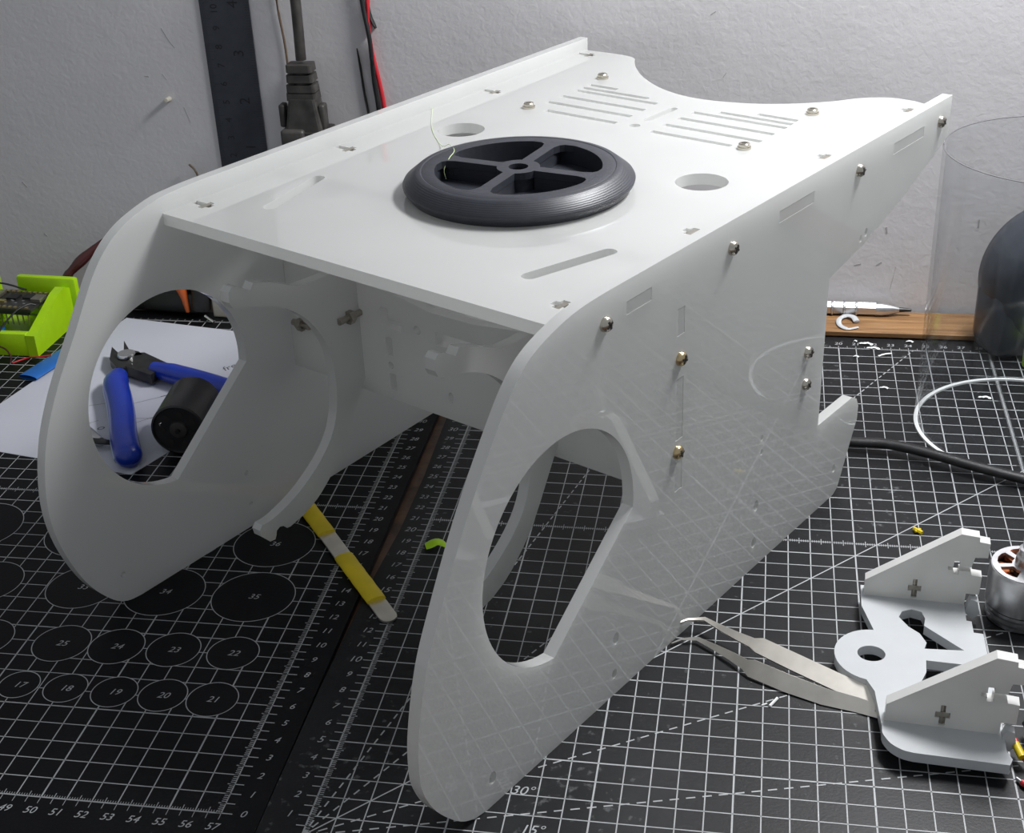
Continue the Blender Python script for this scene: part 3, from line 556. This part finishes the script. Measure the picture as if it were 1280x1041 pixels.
# ------------------------------------------------------------------ outrunner motor
mo = thing('outrunner_motor', (26.62, 16.25, 0), 'silver brushless motor with threaded shaft at the right edge behind the bracket', 'motor'); mc = (26.62, 16.25, 0)
g = G(); lathe(g, [(1.25, 0.0), (1.42, 0.05), (1.42, 0.2), (1.3, 0.22), (1.3, 0.3), (1.45, 0.32), (1.45, 0.47), (1.32, 0.49), (1.32, 0.56), (1.47, 0.58), (1.47, 0.72), (1.36, 0.74), (1.2, 0.74), (1.2, 0.0)], mc, seg=64); mk('stator_base', g, 'silver', mo, smooth=30)
g = G(); lathe(g, [(1.3, 0.78), (1.5, 0.78), (1.5, 2.35), (1.44, 2.5), (1.3, 2.52)], mc, seg=64); mk('bell', g, 'silver', mo, smooth=30)
sect = []
for k in range(6):
    a0 = k * math.pi / 3 + 0.2; sect.append([(r * math.cos(a), r * math.sin(a)) for r, a in [(0.62, a0 + 0.1), (0.62, a0 + 0.45), (0.62, a0 + 0.8), (1.15, a0 + 0.86), (1.2, a0 + 0.7), (1.22, a0 + 0.45), (1.2, a0 + 0.2), (1.15, a0 + 0.04)]])
mk('spoked_cap', slab(circ(0, 0, 1.42, 56), sect, lambda a, b, w: (mc[0] + a, mc[1] + b, w), 2.4, 2.55), 'silver', mo)
g = G()
for k in range(12):
    a = k * math.pi / 6; box(g, (mc[0] + 0.95 * math.cos(a), mc[1] + 0.95 * math.sin(a), 1.55), (0.7, 0.36, 1.3), rz=a, bev=0.1)
mk('winding', g, 'copper', mo)
g = G(); lathe(g, [(0.0, 0.3), (0.62, 0.3), (0.62, 2.35), (0.0, 2.35)], mc, seg=30, close=False); mk('core', g, 'steel_dark', mo)
g = G(); lathe(g, [(0.0, 2.55), (0.52, 2.55), (0.5, 2.95), (0.42, 3.05), (0.42, 3.35), (0.3, 3.4), (0.0, 3.4)], mc, seg=30, close=False); mk('collar', g, 'silver', mo, smooth=30)
g = G(); pr = [(0.0, 3.4)]
for k in range(9): pr += [(0.25, 3.4 + k * 0.1), (0.3, 3.45 + k * 0.1)]
lathe(g, pr + [(0.24, 4.32), (0.0, 4.32)], mc, seg=24, close=False); mk('threaded_shaft', g, 'silver', mo, smooth=20)

# ------------------------------------------------------------------ wire ends lower right
wr = thing('wire_ends', (25.6, 6.6, 0), 'red wires with a yellow sleeve at the lower right edge by the bracket', 'wires')
g = G(); tube(g, cat([(25.15, 7.5, 0.6), (25.3, 7.0, 0.45), (25.5, 6.6, 0.35), (26.0, 6.5, 0.4), (27, 6.6, 0.3)], 4), 0.1, 8); mk('red_wire', g, 'red', wr, smooth=60)
g = G(); tube(g, [(25.12, 7.25, 0.62), (25.3, 6.65, 0.5)], 0.15, 10); mk('yellow_sleeve', g, 'yellow', wr, smooth=60)
g = G(); tube(g, cat([(25.2, 5.75, 0.15), (25.45, 5.5, 0.15), (25.8, 5.5, 0.2), (26.8, 5.9, 0.15)], 4), 0.12, 8); mk('red_wire', g, 'red', wr, smooth=60)
g = G(); tube(g, [(25.05, 5.95, 0.12), (25.3, 5.62, 0.15)], 0.07, 8); mk('bare_end', g, 'silver', wr, smooth=60)
g = G(); box(g, (26.1, 6.3, 0.3), (0.9, 0.8, 0.6), rz=0.4, bev=0.08); mk('connector', g, 'blackrub', wr)
g = G(); tube(g, cat([(25.7, 8.6, 0.5), (25.75, 8.2, 0.55), (26.0, 7.7, 0.4), (26.6, 7.3, 0.3)], 4), 0.14, 8); mk('black_wire', g, 'blackrub', wr, smooth=60)

# ------------------------------------------------------------------ tweezers
tw = thing('tweezers', (16.5, 11.5, 0), 'bent-tip stainless tweezers lying on the right mat, partly under the bracket', 'tweezers')
def blade(cl, half, zc, th):
    """centre line (x,y,z), half width across in plan, thickness; a bent flat bar standing on edge"""
    g = G(); n = len(cl); vs_ = []
    for i in range(n):
        p = Vector(cl[i]); t = (Vector(cl[min(i + 1, n - 1)]) - Vector(cl[max(i - 1, 0)])).normalized(); s = Vector((t.y, -t.x, 0)).normalized()
        w = half[i]; roll = zc[i]; up = (Zv * math.sin(roll) + s * -math.cos(roll)); nn = t.cross(up).normalized()
        for sg, tt in ((1, 1), (1, -1), (-1, -1), (-1, 1)): vs_.append(p + up * w * sg + nn * th * tt / 2)
    f = [(i * 4 + k, i * 4 + (k + 1) % 4, (i + 1) * 4 + (k + 1) % 4, (i + 1) * 4 + k) for i in range(n - 1) for k in range(4)] + [(0, 1, 2, 3), tuple((n - 1) * 4 + k for k in range(4))]
    return g.add(vs_, f)
up_c = [(12.3, 13.2, 0.55), (12.8, 13.5, 0.6), (13.5, 13.6, 0.62), (14.2, 13.0, 0.66), (14.9, 12.45, 0.7), (15.5, 12.05, 0.72), (15.8, 11.9, 0.72), (17.2, 11.1, 0.62), (18.6, 10.35, 0.5), (19.8, 9.75, 0.38), (21.0, 9.1, 0.24)]
lo_c = [(12.2, 12.45, 0.12), (12.6, 12.7, 0.18), (13.25, 12.75, 0.22), (14.0, 12.2, 0.26), (14.7, 11.6, 0.32), (15.25, 11.08, 0.36), (15.5, 10.85, 0.38), (16.9, 10.12, 0.34), (18.3, 9.55, 0.28), (19.6, 9.25, 0.22), (20.9, 8.8, 0.17)]
hw = [0.015, 0.04, 0.08, 0.13, 0.18, 0.22, 0.36, 0.38, 0.38, 0.38, 0.36]
mk('upper_arm', blade(up_c, hw, [0.45] * 11, 0.11), 'tweezer', tw, smooth=35)
mk('lower_arm', blade(lo_c, hw[:7] + [0.36, 0.33, 0.29, 0.24], [0.9, 0.9, 0.9, 0.9, 0.9, 0.95, 0.95, 0.95, 0.9, 0.8, 0.6], 0.11), 'tweezer', tw, smooth=35)
g = G(); box(g, (20.7, 9.0, 0.22), (0.8, 0.5, 0.2), rz=-0.5); mk('weld', g, 'tweezer', tw)

# ------------------------------------------------------------------ yellow-sleeved spatula
sp = thing('spatula', (-3.0, 16.7, 0), 'thin steel spatula with two yellow sleeves lying across the mat gap', 'spatula')
s0, s1 = Vector((-7.3, 22.55, 0.22)), Vector((0.15, 12.62, 0.16)); sd = (s1 - s0); sL = sd.length; sd.normalize(); sn = Vector((-sd.y, sd.x, 0))
def flat_bar(x0, x1, w, t, rnd):
    o = [(x0, -w), (x1 - w, -w)] + [(x1 - w + w * math.sin(math.radians(k)), -w * math.cos(math.radians(k))) for k in range(15, 180, 15)] + [(x1 - w, w), (x0, w)] if rnd else rect(x0, x1, -w, w)
    return slab(o, [], lambda a, b, c: s0 + sd * a + sn * b + Zv * (c - (a / sL) * 0.06), -t / 2, t / 2)
mk('steel_blade', flat_bar(0, sL, 0.40, 0.09, True), 'tweezer', sp)
for x0, x1 in ((0.2, 4.55), (6.75, 10.75)):
    g = G(); n = 14; tube(g, [s0 + sd * (x0 + (x1 - x0) * k / n) + Vector((0, 0, 0.0)) for k in range(n + 1)], [0.455 + 0.008 * math.sin(k * 1.7) for k in range(n + 1)], 14, 0.42); mk('yellow_sleeve', g, 'yellow', sp, smooth=60)

# ------------------------------------------------------------------ left side: paper, cutters, dark motor, pen
g = slab([(-28.4, 25.9), (-16.5, 23.6), (-15.2, 26.6), (-13.3, 30.0), (-12.9, 40.6), (-25.0, 42.75)], [], lambda a, b, w: (a, b, w), 0.0, 0.03)
pp = thing('paper_sheet', (-20, 33, 0), 'white paper sheet with pencil sketch lines under the blue cutters', 'paper'); mk('sheet', g, 'paper', pp)
for a, b in (((-23.6, 30.1), (-20.4, 31.5)), ((-19.7, 31.2), (-17.0, 33.2)), ((-22.3, 27.7), (-20.8, 29.1)), ((-18.6, 29.0), (-16.6, 31.0)), ((-19.2, 29.5), (-16.9, 29.7)), ((-18.4, 32.2), (-17.2, 33.2))):
    g = G(); ribbon(g, a, b, 0.035, 0.036); mk('pencil_line', g, 'ink', pp)
for t_, x, y, sz, f_ in (('free', -15.6, 36.4, 0.8, lambda a, b: (-15.6 + (a + 15.6) * 0.6 - (b - 36.4) * 0.8, 36.4 + (a + 15.6) * 0.8 + (b - 36.4) * 0.6)), ('o', -20.3, 28.3, 0.8, None), ('n', -21.0, 27.6, 0.6, None), ('T', -17.9, 32.7, 0.4, None)):
    g = G(); text(g, t_, x, y, sz, 0.036, f_); mk('handwriting', g, 'ink', pp)
ct = thing('side_cutters', (-19.5, 31.5, 0.03), 'blue-handled side cutters lying on the white paper', 'cutters')
def jaw(pts, z0, z1):
    g = G(); prism(g, pts, z0, z1); return g
mk('jaw', jaw([(-23.35, 37.0), (-22.75, 35.3), (-21.9, 34.3), (-20.9, 34.2), (-20.6, 35.4), (-21.6, 36.1), (-22.3, 35.9)], 0.25, 0.75), 'steel_dark', ct)
mk('jaw', jaw([(-22.85, 37.7), (-22.2, 36.15), (-21.5, 35.6), (-20.9, 35.9), (-21.3, 36.3), (-22.0, 36.5)], 0.3, 0.85), 'steel_dark', ct)
mk('shank', jaw([(-21.6, 36.1), (-20.9, 36.2), (-18.9, 34.9), (-19.3, 33.3), (-21.3, 34.3)], 0.25, 0.85), 'steel_dark', ct)
g = G(); lathe(g, [(0.0, 0.85), (0.0, 1.0), (0.5, 1.0), (0.55, 0.9), (0.55, 0.8)], (-21.85, 35.75, 0), seg=24, close=False); mk('pivot_screw', g, 'chrome', ct, smooth=40)
h1 = cat([(-21.4, 33.5, 0.65), (-21.0, 32.2, 0.68), (-20.1, 30.6, 0.7), (-19.1, 28.7, 0.7), (-18.1, 26.6, 0.68), (-17.1, 24.8, 0.66), (-16.55, 23.9, 0.62)], 4)
def rads(n, a): return [a * (0.72 + 0.28 * min(1, k / 3)) * (1.0 if k < n - 4 else math.sqrt(max(0.03, 1 - ((k - n + 4) / 3.2) ** 2))) for k in range(n)]
g = G(); tube(g, h1, rads(len(h1), 0.73), 14, 0.9); hg = mk('handle_grip', g, 'blue', ct, smooth=70)
g = G(); tube(g, [Vector(p) + Vector((-0.52, -0.14, -0.22)) for p in h1[2:-3]], 0.26, 8); mk('grip_edge', g, 'palegrip', hg, smooth=70)
h2 = cat([(-19.6, 34.4, 0.7), (-17.8, 33.7, 0.72), (-16.0, 33.0, 0.72), (-14.2, 32.2, 0.7), (-12.6, 31.3, 0.68)], 4)
g = G(); tube(g, h2, rads(len(h2), 0.62), 14, 0.95); mk('handle_grip', g, 'blue', ct, smooth=70)
dm = thing('dark_motor', (-14.6, 27.6, 0), 'black cylindrical motor lying on the paper beside the blue cutters', 'motor')
ax = Vector((-0.1, 1.0, 0)).normalized(); mc2 = Vector((-14.6, 25.9, 1.47))
g = G(); lathe(g, [(0.0, 0.12), (1.3, 0.12), (1.36, 0.0), (1.46, 0.06), (1.46, 3.4), (1.36, 3.55), (0.0, 3.55)], mc2, ax, seg=48, close=False); can = mk('can', g, 'darkcan', dm, smooth=40)
g = G(); lathe(g, [(0.0, -0.06), (0.3, -0.06), (0.46, 0.0), (0.5, 0.13), (0.0, 0.13)], mc2, ax, seg=28, close=False); mk('bearing_boss', g, 'greyrub', dm, smooth=50)
g = G(); lathe(g, [(0.0, -0.2), (0.12, -0.2), (0.13, 0.1), (0.0, 0.1)], mc2, ax, seg=14, close=False); mk('shaft', g, 'steel_dark', dm, smooth=50)
uu = ax.orthogonal().normalized(); vv = ax.cross(uu)
for k in range(7):
    a = 2 * math.pi * k / 7 + 0.3; g = G(); lathe(g, [(0.0, 0.09), (0.17, 0.09), (0.17, 0.14), (0.0, 0.14)], mc2 + (uu * math.cos(a) + vv * math.sin(a)) * 0.88, ax, seg=12, close=False); mk('vent_hole', g, 'dark', can)
g = G(); tube(g, [mc2 + Vector((-1.0, 0.08, 0.15)), mc2 + Vector((-0.98, -0.02, 0.35)), mc2 + Vector((-0.88, 0.08, 0.4))], 0.04, 6); mk('terminal', g, 'chrome', dm)
pn = thing('pen_end', (-19.9, 26.8, 0.03), 'black and silver pen end on the paper below the blue handle', 'pen')
g = G(); tube(g, [(-21.6, 27.9, 0.4), (-20.4, 27.0, 0.4), (-19.3, 26.2, 0.35)], [0.36, 0.36, 0.26], 12); mk('barrel', g, 'silver', pn, smooth=60)
g = G(); tube(g, cat([(-20.9, 26.5, 0.4), (-19.9, 26.0, 0.55), (-19.0, 26.0, 0.5), (-18.75, 26.2, 0.35)], 4), 0.2, 8, 0.7); mk('clip', g, 'blackrub', pn, smooth=60)
g = G(); box(g, (-20.1, 26.4, 0.62), (0.5, 0.2, 0.1), rz=0.4); mk('clip_band', g, 'chrome', pn)

# ------------------------------------------------------------------ lime enclosure with a circuit board
eb = thing('lime_enclosure', (-31.5, 39.6, 0), 'lime green printed tray holding a circuit board at the left edge', 'tray')
g = G(); box(g, (-31.9, 39.6, 0.15), (6.6, 5.4, 0.3), bev=0.05); mk('tray_floor', g, 'lime', eb)
# front wall, low
g = G(); box(g, (-32.3, 36.97, 0.75), (7.1, 0.5, 1.5), bev=0.06); mk('front_wall', g, 'lime', eb, smooth=40)
sidep = [(36.7, 0.0), (40.6, 0.0), (42.1, 1.2), (42.1, 2.3), (41.2, 2.75), (40.4, 2.65), (37.3, 1.5), (36.7, 1.4)]
mk('side_wall', slab(sidep, [], lambda y, z, w: (w + (y - 36.7) * 0.02, y, z), -28.75, -28.15), 'lime', eb)
g = G(); box(g, (-29.7, 42.2, 1.7), (4.2, 0.55, 2.7), rz=-0.06, bev=0.2); mk('back_wall', g, 'lime', eb, smooth=40)
g = G(); box(g, (-33.6, 41.6, 1.9), (2.0, 0.7, 3.2), rz=-0.1, bev=0.25); mk('back_post', g, 'lime', eb, smooth=40)
pb = thing('circuit_board', (-30, 40, 2.0), 'small dark microcontroller board with a metal shield in the lime tray', 'circuit board')
RB = Matrix.Rotation(-0.08, 3, 'Z')
def lb(x, y, z): v = RB @ Vector((x, y, 0)); return Vector((-31.95 + v.x, 39.9 + v.y, z))
def lbox(name, x, y, z, sx, sy, sz, m, bev=0.0, par=None):
    g = G(); box(g, lb(x, y, z), (sx, sy, sz), rz=-0.08, bev=bev); return mk(name, g, m, par or pb)
BD = lbox('board', 0, 0, 2.3, 6.2, 2.7, 0.16, 'pcb'); HS = []; lbox('header_strip', 0, -1.15, 2.1, 5.6, 0.25, 0.25, 'blackrub'); lbox('header_strip', 0, 1.15, 2.1, 5.6, 0.25, 0.25, 'blackrub')
lbox('shield_can', -0.9, 0.15, 2.5, 1.9, 1.6, 0.25, 'shield', 0.05); lbox('chip', 0.9, 0.35, 2.43, 0.7, 0.7, 0.12, 'blackrub'); lbox('chip', 1.9, 0.5, 2.43, 0.6, 0.6, 0.12, 'blackrub'); lbox('usb_socket', 2.75, 0.2, 2.5, 0.7, 0.8, 0.26, 'shield', 0.04); lbox('capacitor', 0.6, -0.5, 2.45, 0.45, 0.28, 0.2, 'gold')
for x, y in ((0.9, -0.6), (1.25, -0.3), (1.6, -0.55), (1.9, -0.2), (2.2, -0.6), (1.1, -0.2)): lbox('resistor', x, y, 2.42, 0.16, 0.1, 0.08, 'chrome', par=BD)
pme = {}
for yy, n_ in ((-1.15, 'solder_pad'), (1.15, 'solder_pad')):
    for k in range(15): lbox(n_, -2.7 + k * 0.385, yy, 2.42, 0.18, 0.2, 0.1, 'gold', par=BD)
for yy in (-1.15, 1.15):
    for k in range(15): lbox('pin', -2.7 + k * 0.385, yy, 1.65, 0.07, 0.07, 0.8, 'gold')
g = G(); box(g, (-31.35, 38.05, 0.75), (0.9, 0.6, 0.9), rz=0.3, bev=0.08); tb_ = thing('screw_terminal', (-31.35, 38.05, 0.3), 'small dark blue screw terminal inside the lime tray', 'terminal'); mk('block', g, 'cyanblue', tb_)
g = G(); lathe(g, [(0.0, 0.08), (0.16, 0.08), (0.18, 0.0), (0.0, 0.0)], (-31.25, 38.0, 1.2), seg=14, close=False); mk('terminal_screw', g, 'chrome', tb_)
g = G(); tube(g, cat([(-28.9, 38.9, 2.5), (-29.2, 38.6, 2.65), (-29.7, 37.8, 2.5), (-30.4, 36.6, 1.6), (-30.6, 36.2, 0.7), (-31.2, 36.3, 0.5), (-33, 36.5, 0.6)], 6), 0.06, 6); tag(mk('black_wire', g, 'blackrub', smooth=60), 'thin black wire drooping over the front of the lime tray', 'wire')
g = G(); tube(g, cat([(-33, 36.3, 1.0), (-31, 36.3, 0.9), (-30.0, 36.2, 0.75), (-29.5, 35.9, 0.4), (-29.4, 35.6, 0.1)], 6), 0.055, 6); tag(mk('red_wire', g, 'maroon', smooth=60), 'short dark red wire bending down in front of the lime tray', 'wire')
g = G(); tube(g, cat([(-29.3, 35.6, 0.08), (-28.6, 36.3, 0.12), (-27.8, 36.0, 0.35), (-27.0, 36.2, 0.4)], 6), 0.05, 6); tag(mk('red_wire', g, 'red', smooth=60), 'thin red wire lying across the blue flat sleeve', 'wire')
g = G(); tube(g, cat([(-34, 41.0, 3.0), (-32, 40.9, 3.0), (-30.5, 40.9, 2.6)], 6), 0.06, 6); tag(mk('black_wire', g, 'blackrub', smooth=60), 'thin black wire entering the circuit board from the left edge', 'wire')
g = G(); n = 8; tube(g, [Vector((-27.25, 33.55, 0.2)).lerp(Vector((-25.9, 39.4, 0.2)), k / n) for k in range(n + 1)], 0.68, 16, 0.22, cap=False); tag(mk('flat_sleeve', g, 'cyanblue', smooth=60), 'flat blue heat-shrink sleeve lying beside the lime tray', 'sleeve')
g = G(); tube(g, cat([(-29.6, 44.1, 0.0), (-29.5, 44.2, 1.9), (-28.9, 44.6, 2.7), (-28.1, 45.2, 3.4), (-27.2, 45.9, 4.1), (-26.2, 46.7, 4.6)], 5), [0.3] * 8 + [0.26, 0.28, 0.3, 0.34, 0.36, 0.36, 0.34, 0.3, 0.27, 0.24, 0.2, 0.18, 0.16, 0.14, 0.12, 0.1, 0.1, 0.1], 10); tag(mk('brush_handle', g, 'maroon', smooth=60), 'dark maroon tapered handle leaning behind the lime tray', 'handle')

# ------------------------------------------------------------------ things at the back, seen through the left wheel opening
pc = thing('tool_pouch', (-22.4, 44.6, 0), 'black tool pouch behind the paper, seen through the left opening', 'pouch')
g = G(); box(g, (-23.2, 44.9, 1.6), (4.8, 2.6, 3.2), rz=-0.1, bev=0.5); mk('pouch_body', g, 'blackrub', pc, smooth=60)
g = G(); box(g, (-22.2, 43.55, 0.9), (3.8, 0.25, 1.3), rz=-0.1, bev=0.1); mk('front_pocket', g, 'blackrub', pc, smooth=60)
pl_ = thing('pliers', (-21.0, 43.2, 0), 'black pliers with an orange grip standing at the pouch behind the paper', 'pliers')
g = G(); tube(g, cat([(-21.6, 43.3, 3.2), (-21.25, 43.3, 2.3), (-21.05, 43.25, 1.5), (-20.9, 43.2, 0.4)], 4), [0.45, 0.45, 0.45, 0.45, 0.42, 0.38, 0.34, 0.3, 0.26, 0.22, 0.2, 0.18, 0.15], 10); mk('orange_grip', g, 'orange', pl_, smooth=60)
g = G(); tube(g, cat([(-19.9, 43.7, 3.2), (-20.0, 43.6, 2.0), (-20.05, 43.5, 1.0), (-20.1, 43.5, 0.55)], 4), 0.62, 10); mk('black_grip', g, 'blackrub', pl_, smooth=60)
g = G(); tube(g, [(-19.6, 42.75, 0.35), (-18.9, 42.35, 0.12)], 0.09, 8); tag(mk('steel_pin', g, 'chrome', smooth=60), 'short steel pin lying at the back edge of the paper', 'pin')
bx_ = thing('beige_box', (-17.4, 44.2, 0), 'beige plastic box behind the paper beside the black pouch', 'box')
g = G(); box(g, (-17.2, 44.5, 0.7), (4.0, 2.6, 1.4), rz=-0.1, bev=0.1); mk('box_body', g, 'beige', bx_)
g = G(); box(g, (-17.2, 44.5, 1.95), (4.06, 2.66, 1.0), rz=-0.1, bev=0.12); mk('box_lid', g, 'beige', bx_)

# ------------------------------------------------------------------ on the wall: ruler, plug, wires, peg
ru = thing('steel_ruler', (-17.3, WY - 0.1, 0.0), 'black steel ruler standing upright against the wall', 'ruler')
g = G(); box(g, (-17.32, WY - 0.08, 15.0), (3.15, 0.1, 30.0)); mk('blade', g, 'slate', ru)
g = G()
def wr_rib(x0, x1, z, w):
    g.add([(x0, WY - 0.137, z - w / 2), (x1, WY - 0.137, z - w / 2), (x1, WY - 0.137, z + w / 2), (x0, WY - 0.137, z + w / 2)], [(0, 1, 2, 3)])
for k in range(1, 290): wr_rib(-18.88, -18.88 + (0.6 if k % 10 == 0 else 0.45 if k % 5 == 0 else 0.3), 7.1 + k * 0.1, 0.015)
for k in range(1, 180): wr_rib(-15.76 - (0.55 if k % 16 == 0 else 0.3), -15.76, 7.3 + k * 0.159, 0.015)
def wtext(s, x, z, size):
    v, f = text_mesh(s, 0.0); g.add([(x - b * size, WY - 0.14, z + a * size) for a, b in v], f)
for k in range(4): wtext(str(k + 1), -16.75, 10.1 + 2.95 * k, 0.95)
for k in range(10): wtext(str(k + 2), -17.98, 9.55 + 1.14 * k, 0.62)
mk('engraved_marks', g, 'blackrub', ru)
pg = thing('power_plug', (-12.6, WY - 1.3, 4.0), 'dusty black power plug and cord hanging in front of the wall', 'plug')
py = WY - 1.3
g = G(); tube(g, cat([(-12.42, py, 24), (-12.4, py, 19), (-12.45, py, 15.9)], 5), 0.32, 14); mk('cord', g, 'greyrub', pg, smooth=60)
def rslab(g, z0, z1, w0, w1, d0, d1, cx0, cx1):
    def o(w, d, cx, z):
        r = min(w, d) * 0.25; pts = []
        for sx, sy, a in ((1, 1, 0), (-1, 1, 90), (-1, -1, 180), (1, -1, 270)):
            for k in (0, 45, 90): pts.append((cx + sx * (w - r) + r * math.cos(math.radians(a + k)), py + sy * (d - r) + r * math.sin(math.radians(a + k)), z))
        return pts
    n = 12; g.add(o(w0, d0, cx0, z0) + o(w1, d1, cx1, z1), [tuple(range(n)), tuple(range(n, 2 * n))] + [(i, (i + 1) % n, n + (i + 1) % n, n + i) for i in range(n)])
for z0, w in ((15.25, 0.80), (14.65, 0.84), (14.05, 0.90), (13.55, 0.95)):
    g = G(); rslab(g, z0, z0 + 0.44, w, w * 0.97, 0.62, 0.6, -12.52, -12.54); mk('strain_rib', g, 'greyrub', pg)
g = G(); tube(g, [(-12.5, py, 15.7), (-12.5, py, 13.3)], 0.5, 12); mk('strain_core', g, 'greyrub', pg, smooth=60)
g = G(); rslab(g, 11.6, 13.65, 1.2, 0.85, 0.9, 0.7, -12.5, -12.5); mk('neck', g, 'greyrub', pg)
g = G(); rslab(g, 4.2, 11.7, 1.55, 1.5, 1.1, 1.05, -12.5, -12.5); mk('plug_body', g, 'greyrub', pg)
g = G(); box(g, (-13.15, py - 0.9, 10.9), (1.5, 0.7, 2.0), bev=0.2); mk('front_rib', g, 'greyrub', pg, smooth=60)
g = G(); box(g, (-11.35, py - 0.2, 12.3), (0.4, 0.8, 2.0), bev=0.12); mk('side_lug', g, 'greyrub', pg, smooth=60)
g = G(); box(g, (-13.85, py - 0.2, 12.6), (0.4, 0.8, 1.4), bev=0.12); mk('side_lug', g, 'greyrub', pg, smooth=60)
wy = WY - 0.16
g = G(); tube(g, cat([(-14.0, wy, 24), (-13.95, wy, 19.1), (-13.75, wy, 16.5), (-13.72, wy, 13.8), (-13.7, wy, 9)], 5), 0.07, 6); tag(mk('brown_wire', g, 'brownw', smooth=60), 'thin brown wire hanging on the wall left of the power plug', 'wire')
g = G(); tube(g, cat([(-8.1, wy, 24), (-8.35, wy, 19.1), (-8.4, wy - 0.1, 17.2), (-8.3, wy, 15.8), (-8.05, wy, 14.3), (-7.85, wy, 12.6), (-7.6, wy, 9)], 5), 0.14, 8); tag(mk('red_wire', g, 'red', smooth=60), 'red wire hanging on the wall twisted with a black wire', 'wire')
g = G(); tube(g, cat([(-9.0, wy - 0.2, 24), (-8.62, wy - 0.2, 19.1), (-8.35, wy - 0.32, 17.2), (-8.3, wy - 0.3, 15.8), (-8.3, wy - 0.2, 14.3), (-8.2, wy - 0.1, 12.6), (-8.1, wy, 9)], 5), 0.14, 8); tag(mk('black_wire', g, 'blackrub', smooth=60), 'black wire hanging on the wall twisted with the red wire', 'wire')
g = G(); tube(g, cat([(-8.35, wy + 0.05, 19.0), (-8.3, wy + 0.05, 18.5), (-8.2, wy + 0.05, 18.0), (-7.98, wy + 0.05, 17.5)], 4), [0.09, 0.11, 0.12, 0.13, 0.14, 0.15, 0.16, 0.17, 0.18, 0.18, 0.17, 0.15, 0.11], 8, 0.6); tag(mk('black_strip', g, 'blackrub', smooth=60), 'short black strip stuck on the wall right of the red wire', 'strip')
g = G(); tube(g, cat([(-9.27, wy + 0.05, 16.3), (-9.15, wy + 0.05, 15.0), (-9.05, wy + 0.05, 13.5), (-8.9, wy + 0.05, 12.2), (-8.8, wy + 0.05, 10)], 4), [0.05, 0.08, 0.1, 0.11, 0.12, 0.11, 0.12, 0.12, 0.11, 0.13, 0.12, 0.12, 0.11, 0.12, 0.12, 0.1, 0.1], 8, 0.6); tag(mk('black_strip', g, 'blackrub', smooth=60), 'long thin black strip on the wall left of the twisted wires', 'strip')
g = G(); lathe(g, [(0.0, 0.6), (0.14, 0.58), (0.17, 0.0), (0.0, 0.0)], (-21.8, WY, 13.1), (0, -1, 0.1), seg=12, close=False); tag(mk('wall_peg', g, 'beige', smooth=50), 'small peg sticking out of the wall left of the ruler', 'peg')
g = G(); tube(g, cat([(-20.2, WY - 0.6, 7.0), (-20.5, WY - 0.55, 8.5), (-20.95, WY - 0.45, 9.0)], 4), 0.07, 6); tag(mk('wire_stub', g, 'brownw', smooth=60), 'thin brown wire stub above the left panel near the ruler', 'wire')
